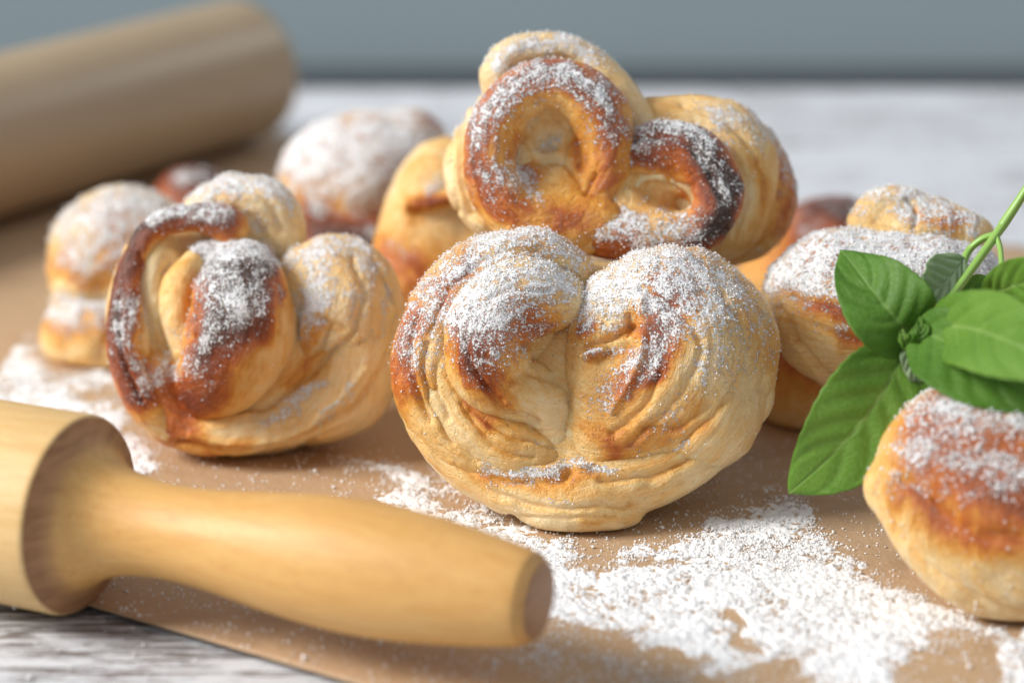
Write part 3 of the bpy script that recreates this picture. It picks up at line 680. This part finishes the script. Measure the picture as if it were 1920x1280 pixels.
G3 = dough_part('top_curl', fr, [
    ('c', [(935, 140, 40, 34), (965, 108, 50, 38), (1020, 100, 55, 40), (1085, 118, 55, 42), (1140, 165, 50, 44), (1180, 220, 50, 42), (1220, 280, 50, 50)], 1, 1.5), ('e', (1040, 190, 60, 130, 90, 70), 30)], base, r, 1.1, 1,
  grooves=[([(960, 130), (1030, 105), (1110, 140), (1170, 210)], 7, 7)], brown=[([(1000, 100, .08)], 50)],
  powder=[([(930, 120, .7), (970, 85, .9), (1040, 85, .9), (1110, 110, .6)], 26), ([(960, 130, .5)], 20)], b0=0.0, p0=0.05, floor=False)
G4 = dough_part('dark_curl', fr, [
    ('c', [(1190, 290, -35, 40), (1235, 272, -45, 46), (1295, 282, -55, 50), (1335, 330, -60, 50), (1338, 385, -62, 48), (1300, 430, -62, 46), (1225, 442, -60, 44), (1145, 440, -58, 44), (1085, 430, -50, 44)], 1, 1.0),
    ('e', (1200, 370, 0, 130, 90, 70), 25), ('-c', [(1195, 345, -72, 12), (1235, 362, -66, 24), (1275, 382, -60, 30)], 20), ('-c', [(1255, 372, -40, 15), (1285, 385, -20, 12)], 8)], base, r, 1.0, 1, rings=[(1220, 370, 1.3, 2.2, 16)],
  grooves=[([(1190, 262), (1260, 262), (1320, 300), (1350, 370)], 5, 5), ([(1060, 468), (1180, 480), (1290, 478), (1360, 430)], 5, 4), ([(1170, 320), (1240, 345), (1300, 350)], 6, 4)],
  brown=[([(1190, 270, .55), (1270, 250, .75), (1340, 300, .95), (1360, 370, 1.0), (1330, 440, .9), (1240, 475, .5), (1120, 480, .45)], 34), ([(1220, 300, .4), (1290, 320, .45), (1310, 400, .3)], 30), ([(1170, 430, .25)], 50)],
  powder=[([(1190, 245, .6), (1260, 240, .8), (1320, 275, .65), (1350, 320, .55), (1365, 380, .35)], 22), ([(1190, 290, .75), (1240, 300, .5)], 20), ([(1090, 420, .7), (1150, 405, .95), (1220, 425, .95), (1290, 430, .6)], 32), ([(1060, 450, .5), (1150, 452, .8), (1250, 460, .8), (1330, 445, .6)], 14)], b0=0.10, p0=0.04, floor=False)
G5 = dough_part('right_lobe', fr, [
    ('e', (1330, 340, 70, 128, 158, 110, 0), 1), ('c', [(1230, 230, 60, 48), (1310, 225, 60, 50), (1380, 260, 60, 55), (1400, 340, 60, 52), (1370, 420, 60, 55)], 20)], base, r, 1.1, 1, rings=[(1240, 360, 1, 4.5, 20)],
  grooves=[([(1280, 200), (1370, 230), (1430, 310), (1430, 400)], 6, 5), ([(1300, 230), (1370, 270), (1400, 350), (1380, 440)], 7, 5)],
  brown=[([(1440, 300, .2), (1445, 380, .25), (1400, 460, .15)], 22), ([(1400, 300, .1)], 40)], powder=[([(1340, 200, .4), (1400, 225, .5), (1440, 260, .4)], 18), ([(1350, 240, .45), (1360, 280, .3)], 26)], b0=0.08, p0=0.04, floor=False)
G6 = dough_part('rear_lobe', fr, [
    ('c', [(1300, 260, 130, 60), (1400, 280, 135, 62), (1435, 350, 130, 62), (1415, 420, 120, 60), (1370, 450, 110, 50)], 1, 1.3)], base, r, 1.1, 1,
  grooves=[([(1460, 250), (1480, 330), (1470, 410)], 6, 4)], brown=[([(1480, 280, .35), (1490, 350, .42), (1460, 430, .35)], 28)],
  powder=[([(1460, 250, .6), (1480, 300, .5), (1480, 350, .25)], 16)], b0=0.12, p0=0.04, floor=False)
sugar_grains(r, base, [G1, G2, G3, G4, G5, G6], 20000, seed=13)

# --- I: right bun with a knot on top, thick sugar
fr, base, r = start('bun at the right with a small knot on top, thickly sugared, behind the basil', 0.555, (1660, 700, 60), 0.012)
I1 = dough_part('lower_dough', fr, [
    ('e', (1670, 560, 60, 232, 138, 170), 1), ('c', [(1500, 540, 20, 66), (1560, 620, 10, 72), (1620, 680, 10, 75), (1700, 720, 10, 70)], 35), ('e', (1800, 560, 60, 90, 100, 120), 30), ('e', (1560, 500, 30, 80, 68, 90), 30), ('e', (1590, 600, 30, 128, 100, 120, 20), 30), ('e', (1550, 618, 20, 98, 92, 100), 30)], base, r, 0.9, 1, rings=[(1700, 420, 2.0, 2.2, 20)],
  grooves=[([(1490, 560), (1560, 572), (1640, 590)], 8, 6), ([(1480, 600), (1540, 618), (1620, 640)], 8, 5), ([(1460, 580), (1510, 660), (1570, 720)], 8, 6), ([(1530, 560), (1600, 590)], 6, -4)],
  brown=[([(1520, 570, .3), (1590, 585, .5), (1680, 600, .5)], 26), ([(1600, 640, .35), (1660, 650, .5)], 24), ([(1540, 480, .35), (1640, 500, .45), (1740, 500, .5), (1860, 500, .55)], 60), ([(1470, 540, .25)], 30)],
  powder=[([(1460, 510, 1.2), (1540, 475, 1.5), (1640, 470, 1.6), (1740, 480, 1.8), (1850, 490, 1.6)], 58), ([(1540, 530, .75), (1620, 550, .55)], 30), ([(1540, 622, .5), (1590, 618, .65), (1640, 630, .5)], 14)], b0=0.08, p0=0.04, floor=False)
I2 = dough_part('top_knot', fr, [
    ('c', [(1610, 415, 70, 26), (1645, 392, 80, 36), (1700, 395, 85, 40), (1760, 415, 85, 42), (1815, 445, 70, 42)], 1, 1.4), ('e', (1725, 440, 70, 125, 46, 80), 20), ('e', (1680, 372, 90, 46, 22, 50), 14)], base, r, 0.8, 1, rings=[(1650, 440, 1, 5, 22)],
  grooves=[([(1700, 370), (1720, 400), (1715, 430)], 7, 6), ([(1640, 420), (1700, 430), (1760, 445)], 6, 4)],
  brown=[([(1720, 410, .2), (1790, 420, .4)], 24)], powder=[([(1650, 360, .8), (1700, 365, .8), (1770, 390, .85), (1830, 420, .9)], 26), ([(1700, 410, .45), (1760, 440, .6)], 26), ([(1610, 400, .5)], 16)], b0=0.04, p0=0.08, floor=False)
sugar_grains(r, base, [I1, I2], 22000, seed=14)

# --- K: right foreground bun, cut by the frame
fr, base, r = start('blurred bun in the lower right corner with an orange glazed crust', 0.488, (1880, 1050, 60))
K1 = dough_part('dough', fr, [
    ('e', (1940, 930, 60, 255, 208, 200, 12), 1), ('e', (1760, 865, 50, 112, 110, 110), 40), ('e', (1835, 838, 40, 150, 118, 130), 40), ('c', [(1678, 915, 30, 58), (1712, 965, 10, 60), (1765, 1030, 0, 62), (1840, 1092, -10, 64), (1940, 1108, -10, 68)], 30), ('e', (1990, 900, 60, 250, 180, 200), 30)], base, r, 1.0, 1,
  grooves=[([(1640, 930), (1740, 1060), (1860, 1130), (1960, 1150)], 8, 5), ([(1700, 900), (1800, 990), (1920, 1010)], 16, 5)],
  brown=[([(1740, 850, .4), (1820, 900, .55), (1920, 930, .6)], 85), ([(1700, 930, .22), (1800, 1000, .28), (1920, 1040, .25)], 34), ([(1760, 760, .3), (1890, 800, .35)], 60)],
  powder=[([(1730, 760, .5), (1820, 780, .6), (1910, 780, .6)], 34), ([(1700, 840, .6), (1760, 850, .5), (1850, 860, .35), (1920, 870, .5)], 24), ([(1680, 890, .35), (1750, 910, .4), (1830, 920, .25), (1910, 900, .35)], 26)], b0=0.05, p0=0.03)
sugar_grains(r, base, [K1], 4200, 0.00015, 0.0004, seed=15)

# --- C: far left, two stacked lobes
fr, base, r = start('leftmost bun, seen as one lobe stacked on another, upper lobe thickly sugared', 0.65, (200, 650, 20))
C1 = dough_part('dough', fr, [('e', (203, 632, 0, 128, 94, 112), 1), ('e', (222, 462, 30, 134, 110, 120, -20), 22), ('e', (168, 510, 10, 76, 46, 90), 16), ('e', (250, 560, 30, 125, 110, 100), 22), ('e', (158, 552, 10, 66, 42, 90), 14)], base, r, 1.1, 1,
  rings=[(300, 590, 1.2, 3, 26)], grooves=[([(85, 548), (160, 556), (260, 550)], 9, 7), ([(190, 570), (200, 620), (180, 700)], 12, 4)],
  brown=[([(120, 500, .3), (200, 520, .3), (220, 420, .4)], 46), ([(110, 610, .28), (200, 620, .22)], 34), ([(100, 690, .25), (170, 700, .15)], 20), ([(110, 548, -.25), (240, 548, -.25)], 12)],
  powder=[([(150, 445, 1.0), (220, 400, 1.3), (280, 400, 1.2)], 58), ([(150, 490, .4), (230, 480, .5)], 26), ([(110, 575, 1.0), (180, 572, 1.1), (240, 585, .8)], 20), ([(130, 610, .4), (200, 610, .3)], 24)], b0=0.05, p0=0.04)
sugar_grains(r, base, [C1], 3500, 0.00015, 0.00035, seed=16)

# --- E: behind, thick white dusting
fr, base, r = start('large round bun behind, almost white with sugar, dark brown below its dusted dome', 0.68, (680, 560, 60))
E1 = dough_part('upper_lobe', fr, [('e', (675, 335, 20, 158, 128, 130, -15), 1), ('e', (775, 270, 30, 62, 66, 80), 40), ('c', [(560, 400, -10, 40), (640, 410, -30, 46), (720, 430, -30, 48)], 30)], base, r, 1.2, 1, rings=[(760, 420, 1.2, 4, 28)],
  brown=[([(590, 400, .9), (650, 420, .6), (720, 440, .4)], 34), ([(820, 215, .5)], 18), ([(560, 290, .35), (680, 300, .35), (760, 300, .4)], 80)],
  powder=[([(560, 300, 1.2), (660, 270, 1.5), (760, 250, 1.3)], 70), ([(600, 350, 1.0), (700, 360, 1.1), (770, 330, 1.0)], 50), ([(650, 410, .45), (700, 430, .45)], 16)], b0=0.12, p0=0.06, floor=False)
E2 = dough_part('lower_dough', fr, [('e', (670, 500, 0, 170, 120, 130), 1), ('e', (660, 580, 60, 150, 90, 120), 30)], base, r, 1.3, 0,
  brown=[([(600, 430, .7), (700, 450, .55)], 55), ([(640, 520, .4), (720, 520, .4)], 60)], powder=[([(690, 440, .5), (740, 470, .4)], 20)], b0=0.15, p0=0.04)
sugar_grains(r, base, [E1, E2], 3500, 0.00015, 0.00035, seed=17)

# --- F: pale bun under the top one, with a browned slit
fr, base, r = start('pale bun with a browned slit, tucked under the left side of the top bun', 0.63, (820, 560, 40))
F1 = dough_part('dough', fr, [('e', (820, 400, 20, 102, 145, 110, 12), 1), ('e', (800, 510, 20, 110, 110, 110), 40), ('e', (880, 520, 30, 140, 130, 120), 40), ('e', (750, 585, 0, 100, 100, 100), 40), ('-c', [(765, 418, -95, 10), (820, 405, -100, 14), (860, 400, -100, 12)], 14)], base, r, 1.1, 1, rings=[(860, 400, 1.0, 5, 24)],
  grooves=[([(765, 388), (810, 380), (850, 365)], 12, -14)], brown=[([(770, 395, .5), (810, 375, .6), (850, 370, .5)], 18), ([(730, 480, .42), (780, 510, .45), (800, 560, .4)], 50)],
  powder=[([(800, 350, .6), (835, 335, .6)], 14), ([(745, 460, .5), (770, 475, .4)], 16)], b0=0.06, p0=0.03)
# --- D
fr, base, r = start('small glimpse of a brown crusted bun behind the left buns, near the paper roll', 0.74, (360, 470, 40))
D1 = dough_part('dough', fr, [('e', (365, 375, 10, 74, 62, 80), 1), ('e', (380, 470, 20, 110, 90, 90), 30)], base, r, 1.4, 0, brown=[([(310, 340, .35), (380, 330, .6)], 60)], powder=[([(350, 322, .5), (400, 325, .3)], 20)], b0=0.25, p0=0.05)
# --- H
fr, base, r = start('dark brown bun in the back, between the heap top and the knotted bun', 0.69, (1540, 560, 40))
H1 = dough_part('dough', fr, [('e', (1555, 445, 20, 98, 80, 110), 1), ('e', (1480, 520, 0, 100, 90, 110), 30), ('e', (1530, 540, 30, 130, 110, 120), 30)], base, r, 1.3, 0,
  brown=[([(1520, 400, .6), (1590, 390, .65)], 50), ([(1480, 480, .25), (1540, 500, .3)], 50)], powder=[([(1520, 375, .35), (1590, 372, .4)], 18), ([(1500, 430, .4)], 20)], b0=0.2, p0=0.05)
# --- J
fr, base, r = start('smooth golden bun lying in shade on the paper, under the knotted bun', 0.60, (1540, 780, 40))
J1 = dough_part('dough', fr, [('e', (1515, 725, 20, 104, 122, 110), 1), ('e', (1640, 740, 60, 150, 110, 130), 30)], base, r, 1.2, 0, grooves=[([(1440, 700), (1500, 740), (1560, 790)], 8, 4)],
  brown=[([(1500, 660, .35), (1560, 680, .35)], 50), ([(1480, 700, .12)], 60)], b0=0.12)

# --- L: carries the top bun
fr, base, r = start('golden bun hidden under the top bun, glimpsed in the notch of the front bun', 0.592, (1180, 640, 40))
L1 = dough_part('dough', fr, [('e', (1190, 610, 30, 190, 128, 150), 1), ('e', (1120, 560, 0, 90, 60, 90), 30)], base, r, 1.4, 0, brown=[([(1100, 520, .35), (1300, 520, .4)], 50)], b0=0.14)

# ------------------------------------------------------------------ basil sprig
def mat_leaf(name, dark, light, vein, under=False):
    m = NT(name); v = m.obj(); vn = m.attr('vein'); sd = m.attr('side')
    n = m.noise(v, 130, 4, 0.6); n2 = m.noise(v, 900, 3, 0.6)
    col = m.mix(m.math('ADD', m.math('MULTIPLY', n, 0.7), m.math('MULTIPLY', sd, 0.3)), dark, light)
    col = m.mix(m.math('MULTIPLY', vn, 0.75), col, vein)
    vo = m.n('ShaderNodeTexVoronoi', feature='DISTANCE_TO_EDGE'); m.set(vo.inputs['Vector'], v); vo.inputs['Scale'].default_value = 620
    net = m.step(vo.outputs['Distance'], 0.10, 0.0); col = m.mix(m.math('MULTIPLY', net, 0.22), col, vein)
    col = m.mix(m.math('MULTIPLY', m.step(m.noise(v, 300, 3, 0.6), 0.6, 0.72), 0.2), col, (0.05, 0.12, 0.015))
    h = m.math('ADD', m.math('MULTIPLY', m.math('ADD', n2, m.math('MULTIPLY', net, -0.8)), 0.4), m.math('MULTIPLY', m.noise(v, 260, 2), 0.8))
    bs = m.n('ShaderNodeBsdfPrincipled')
    for k, val in (('Base Color', col), ('Roughness', 0.48), ('Specular IOR Level', 0.35), ('Normal', m.bump(h, 0.35, 0.0006))): m.set(bs.inputs[k], val)
    tr = m.n('ShaderNodeBsdfTranslucent'); m.set(tr.inputs[0], m.mix(0.5, col, (0.35, 0.62, 0.06)))
    mx = m.n('ShaderNodeMixShader'); mx.inputs[0].default_value = 0.38
    m.t.links.new(bs.outputs[0], mx.inputs[1]); m.t.links.new(tr.outputs[0], mx.inputs[2]); m.t.links.new(mx.outputs[0], m.out.inputs[0])
    return m.m
M_LEAF = mat_leaf('basil_leaf', (0.11, 0.26, 0.025), (0.22, 0.41, 0.060), (0.38, 0.56, 0.17))
M_LEAF_D = mat_leaf('basil_leaf_deep', (0.075, 0.195, 0.020), (0.145, 0.310, 0.040), (0.28, 0.46, 0.12))
M_LEAF_U = mat_leaf('basil_leaf_underside', (0.34, 0.46, 0.27), (0.42, 0.54, 0.33), (0.50, 0.62, 0.40))
m = NT('basil_stem'); v = m.obj(); m.bsdf(Base_Color=m.mix(m.noise(v, 90, 3), (0.22, 0.42, 0.07), (0.32, 0.52, 0.13)), Roughness=0.4, Subsurface_Weight=0.2, Subsurface_Scale=0.002); M_STEM = m.m

def P3(x, y, t):
    return cam2world(np.array([[(x - 960) / FPX * t, (y - 640) / FPX * t, t]]))[0]
bbase = P3(1715, 640, 0.505)
sprig = empty('basil_sprig', bbase)
tag(sprig, 'sprig of fresh green basil laid over the right hand buns', 'basil')

def leaf(mid, wl, wr, mat, cup=0.25, curl=0.0, nv=5, name='leaf', peak=0.42, serr=0.010, veinlift=1.0, facing=None):
    """mid: midrib points (px, py, depth) base to tip; wl, wr: half widths in px left and right of the midrib (seen base to tip)"""
    C = catmull(mid, 61); Pm = np.array([P3(*c) for c in C]); d = C[:, 2].mean(); u = d / FPX
    T = np.gradient(Pm, axis=0); T /= np.linalg.norm(T, axis=1, keepdims=True)
    view = -AXF if facing is None else np.array(facing, float); view = view / np.linalg.norm(view)
    Sd = np.cross(T, view); Sd /= np.linalg.norm(Sd, axis=1, keepdims=True)      # to the right, seen from the front
    Nn = np.cross(Sd, T)
    s = np.linspace(0, 1, 61)
    shape = (np.clip(s, 0, 1) ** 0.62) * (np.clip(1 - s, 0, 1) ** 0.80); shape /= shape.max()
    shape = 0.0 + shape
    q = np.linspace(-1, 1, 41); V = []; vein = []; side = []
    rs = np.random.default_rng(int(abs(mid[0][0] * 7 + mid[-1][1])))
    offs = rs.uniform(-0.03, 0.03, (2, nv))
    for i in range(61):
        for j, qq in enumerate(q):
            w = (wr if qq > 0 else wl) * u * shape[i] * (1 + serr * math.sin(s[i] * 75) * abs(qq) ** 4)
            a = abs(qq)
            # lateral veins run forward to the margin
            sv = s[i] - 0.34 * a ** 1.25 * 0.8
            k = 0 if qq > 0 else 1; vd = 1e9
            for n_ in range(nv):
                vp = 0.03 + 0.80 * (n_ / nv) + offs[k, n_] * .6
                vd = min(vd, abs(sv - vp))
            vline = math.exp(-(vd / 0.0065) ** 2) * (1 - a ** 2) * (0.2 < s[i] * 3 + 0.2)
            mline = math.exp(-(a * max(w, 1e-6) / (0.00042 * (1 - .6 * s[i]))) ** 2)
            vv = max(0.45 * vline, mline)
            # quilting between veins + cupping + wavy margin
            z = cup * w * a ** 1.4 + 0.00055 * veinlift * min(vd / 0.06, 1.0) * (1 - a ** 3) * (1 if a > .04 else 0.3) + 0.0005 * math.sin(s[i] * 17 + (2 if qq > 0 else 0)) * a ** 3
            z -= curl * s[i] ** 2 * u * 100
            V.append(Pm[i] + Sd[i] * w * qq + Nn[i] * z); vein.append(vv); side.append(0.5 + 0.5 * math.sin(s[i] * 9 + qq * 3))
    V = np.array(V); n = 41
    ii = np.arange(60)[:, None] * n + np.arange(n - 1)[None]
    F = np.stack([ii, ii + 1, ii + n + 1, ii + n], 2).reshape(-1, 4)
    me = mesh_np(name, V - bbase, F, mat, True, {'vein': vein, 'side': side})
    o = obj(name, me, sprig); sm = o.modifiers.new('thickness', 'SOLIDIFY'); sm.thickness = 0.00028; sm.offset = 0
    return o
def stem(pts, name='stem', mat=None):
    """pts (px, py, depth, radius px)"""
    C = catmull(pts, 40); Pm = np.array([P3(c[0], c[1], c[2]) for c in C]); R = C[:, 3] * C[:, 2] / FPX
    T = np.gradient(Pm, axis=0); T /= np.linalg.norm(T, axis=1, keepdims=True); X = np.cross(T, AXF); X /= np.linalg.norm(X, axis=1, keepdims=True); Y = np.cross(X, T)
    th = np.linspace(0, 2 * math.pi, 16, endpoint=False)
    V = np.array([Pm[i] + R[i] * (1 + 0.06 * math.cos(4 * t)) * (math.cos(t) * X[i] + math.sin(t) * Y[i]) for i in range(40) for t in th])
    F = np.array([(i * 16 + j, i * 16 + (j + 1) % 16, (i + 1) * 16 + (j + 1) % 16, (i + 1) * 16 + j) for i in range(39) for j in range(16)])
    return obj(name, mesh_np(name, V - bbase, F, mat or M_STEM), sprig)

leaf([(1700, 645, .508), (1655, 735, .502), (1580, 830, .503), (1480, 923, .510)], 106, 98, M_LEAF, cup=0.16)
leaf([(1712, 640, .508), (1680, 600, .503), (1635, 545, .506), (1577, 472, .516)], 78, 84, M_LEAF_D, cup=0.30)
leaf([(1715, 615, .504), (1790, 650, .492), (1870, 705, .484), (1960, 765, .478)], 74, 92, M_LEAF_D, cup=0.35)
leaf([(1745, 605, .504), (1830, 618, .484), (1920, 652, .468), (2050, 700, .455)], 78, 84, M_LEAF, cup=0.28)
leaf([(1852, 556, .512), (1900, 535, .500), (1960, 525, .485), (2040, 520, .470)], 50, 40, M_LEAF, cup=0.2)
leaf([(1806, 486, .523), (1780, 520, .519), (1750, 545, .516), (1706, 560, .514)], 30, 52, M_LEAF_U, cup=0.2, peak=.5)
leaf([(1775, 560, .522), (1815, 550, .526), (1850, 545, .530), (1885, 545, .534)], 32, 26, M_LEAF_D, cup=0.3)
leaf([(1705, 650, .506), (1712, 670, .503), (1722, 700, .503), (1726, 735, .506)], 24, 26, M_LEAF_U, cup=0.2)
leaf([(1712, 650, .503), (1720, 638, .500), (1726, 620, .499), (1724, 598, .501)], 13, 17, M_LEAF_D, cup=0.5)
leaf([(1705, 655, .504), (1698, 645, .502), (1693, 634, .501), (1692, 620, .502)], 10, 12, M_LEAF, cup=0.5)
stem([(1712, 650, .508, 8), (1745, 605, .512, 8), (1800, 535, .518, 7.5), (1868, 440, .524, 8), (1885, 415, .525, 9), (1920, 362, .524, 8), (1990, 250, .520, 9)])
stem([(1868, 440, .524, 7), (1842, 448, .525, 6.5), (1818, 468, .526, 6.5), (1804, 496, .524, 7.5)], 'petiole')
stem([(1868, 442, .524, 6), (1876, 470, .521, 5), (1877, 510, .516, 5), (1868, 545, .511, 5)], 'petiole')

M_DROP = NT('water'); M_DROP.bsdf(Base_Color=(1, 1, 1), Roughness=0.02, IOR=1.33, Transmission_Weight=1.0); M_DROP = M_DROP.m
for x, y, t, rr in ((1541, 766, .5015, 6), (1669, 797, .4995, 5), (1846, 690, .4820, 7), (1575, 690, .5035, 4)):
    c = P3(x, y, t); th = np.linspace(0, math.pi, 8); ph = np.linspace(0, 2 * math.pi, 14, endpoint=False); R = rr * t / FPX
    V = np.array([c + R * (math.sin(a) * math.cos(b) * AXR + math.sin(a) * math.sin(b) * AXU * 0.8 + 0.5 * math.cos(a) * AXF) for a in th for b in ph])
    F = [(i * 14 + j, i * 14 + (j + 1) % 14, (i + 1) * 14 + (j + 1) % 14, (i + 1) * 14 + j) for i in range(7) for j in range(14)]
    obj('water_drop', mesh_np('water_drop', V - bbase, np.array(F), M_DROP), sprig)

# ------------------------------------------------------------------ sugar spilled on the paper
def spill_density(PX, P):
    w = np.stack([fbm(P, 55, 3, 71), fbm(P, 55, 3, 72)], 1) * 70 + np.stack([fbm(P, 250, 2, 73), fbm(P, 250, 2, 74)], 1) * 26
    Q = PX + w
    def poly(pts, soft):
        pts = np.array(pts, float); n = len(pts); inside = np.zeros(len(Q), bool); dmin = np.full(len(Q), 1e9)
        for i in range(n):
            a, b = pts[i], pts[(i + 1) % n]
            cond = ((a[1] > Q[:, 1]) != (b[1] > Q[:, 1])) & (Q[:, 0] < (b[0] - a[0]) * (Q[:, 1] - a[1]) / (b[1] - a[1] + 1e-9) + a[0])
            inside ^= cond
            ab = b - a; t = np.clip(((Q - a) @ ab) / (ab @ ab), 0, 1); d = np.hypot(*(Q - a - t[:, None] * ab).T); dmin = np.minimum(dmin, d)
        sd = np.where(inside, dmin, -dmin)
        return sstep(-soft, soft, sd)
    main = poly([(640, 885), (770, 885), (880, 940), (960, 1010), (1100, 1040), (1240, 1020), (1370, 965), (1440, 925), (1500, 935), (1560, 985), (1610, 1060), (1680, 1120), (1780, 1160), (1880, 1190), (1860, 1215), (1740, 1200), (1700, 1240), (1730, 1330), (1560, 1330), (1530, 1220), (1500, 1200), (1440, 1250), (1330, 1260), (1230, 1210), (1150, 1180), (1020, 1150), (960, 1080), (840, 1000), (760, 950)], 44)
    low = poly([(1000, 1150), (1200, 1180), (1330, 1230), (1360, 1300), (1200, 1330), (1000, 1260), (950, 1200)], 70) * 0.45
    rightb = poly([(1850, 1230), (1940, 1210), (2000, 1350), (1840, 1350)], 20) * 0.9
    top = poly([(560, 800), (700, 820), (800, 900), (640, 900), (560, 870)], 40) * 0.0
    leftb = poly([(-200, 600), (60, 640), (110, 700), (230, 745), (260, 820), (330, 880), (300, 930), (100, 900), (-200, 800)], 34) * 0.80
    lefts = poly([(250, 860), (300, 870), (330, 900), (300, 910), (260, 890)], 20) * 0.5
    holes = poly([(1350, 1180), (1420, 1165), (1440, 1205), (1370, 1215)], 14) * 0.9
    dust = 0.10 * poly([(500, 850), (800, 860), (1500, 870), (1650, 1000), (1920, 1200), (1920, 1300), (400, 1300), (150, 1120), (250, 900)], 60)
    return np.clip(np.maximum.reduce([main, low, rightb, leftb, lefts, dust]) - holes, 0, 1)

def on_paper(P):
    v = (P - O) @ Vv; return (v > 0.001) & (v < ve1 - 0.001)
def paper_z(P):
    VV = (P - O) @ Vv; UU = (P - O) @ U; e = np.minimum(VV - ve0, ve1 - VV)
    return 0.0003 + 0.0003 * np.exp(-(e / 0.012) ** 2) * (0.5 + np.sin(UU * 31 + 1) * 0.5) * 0.6 + 0.0002 * np.sin(VV * 40 + UU * 17) ** 2 + 0.00012
# the layer itself: a lumpy skin wherever it is thick enough
g = 0.00042
xs = np.arange(-0.135, 0.125, g); ys = np.arange(0.395, 0.66, g)
XX, YY = np.meshgrid(xs, ys, indexing='ij'); P = np.stack([XX.ravel(), YY.ravel(), np.zeros(XX.size)], 1)
PXs = topix(P); vis = (PXs[:, 0] > -60) & (PXs[:, 0] < 1980) & (PXs[:, 1] < 1340)
den = np.zeros(len(P)); den[vis] = spill_density(PXs[vis], P[vis]); den *= on_paper(P)
pz = paper_z(P)
gate = sstep(0.15, 0.95, den)
hgt = gate * (1.0 + 0.9 * fbm(P, 190, 2, 81) + 1.7 * vnoise(P, 1500, 82) + 0.7 * vnoise(P, 700, 83)) - 0.62
Z = pz + 0.00060 * np.clip(hgt, -0.3, 1.2) + 0.00022 * vnoise(P, 1600, 84) * (den > .3)
Vs = P.copy(); Vs[:, 2] = Z
n = len(ys); ii = (np.arange(len(xs) - 1)[:, None] * n + np.arange(n - 1)[None]).ravel()
F = np.stack([ii, ii + n, ii + n + 1, ii + 1], 1)
F = F[(hgt[F].max(1) > 0.0) & (den[F].max(1) > 0.12)]
used = np.unique(F); remap = -np.ones(len(Vs), int); remap[used] = np.arange(len(used))
sugar = obj('spilled_sugar', mesh_np('spilled_sugar', Vs[used], remap[F], M_SUGAR)); tag(sugar, 'white icing sugar spilled over the brown paper in front of the buns', 'sugar', kind='stuff')
rs = np.random.default_rng(3)
cand = np.stack([rs.uniform(-0.135, 0.125, 2400000), rs.uniform(0.395, 0.70, 2400000), np.zeros(2400000)], 1)
pc = topix(cand); ok = (pc[:, 0] > -40) & (pc[:, 0] < 1960) & (pc[:, 1] < 1320) & on_paper(cand); cand = cand[ok]; pc = pc[ok]
dd = spill_density(pc, cand); keep = rs.random(len(cand)) < (np.clip(dd, 0, 1) ** 1.1 * 0.55 + 0.006) * np.clip(0.6 + 1.4 * fbm(cand, 240, 2, 91), 0.05, 2)
cand = cand[keep]; R = 0.00006 + 0.00024 * rs.random(len(cand)) ** 4
cand[:, 2] = paper_z(cand) + R * 0.6 + 0.0003 * rs.random(len(cand)) * (dd[keep] > .5)
cand = cand[:95000]; R = R[:95000]
gr = obj('grains', grains_mesh('grains', cand, R, rs), sugar); tag(gr, kind='stuff')
# a few bigger crumbs, also on the bare boards
n = 260; pp = np.stack([rs.uniform(0, 1920, n), rs.uniform(860, 1290, n)], 1); G = np.array([ground(*q) for q in pp]); R = 0.00022 + 0.0004 * rs.random(n) ** 3
onp = on_paper(G); G[:, 2] = np.where(onp, paper_z(G), -0.0012) + R * .6
gr = obj('crumbs', grains_mesh('crumbs', G, R, rs), sugar); tag(gr, kind='stuff')
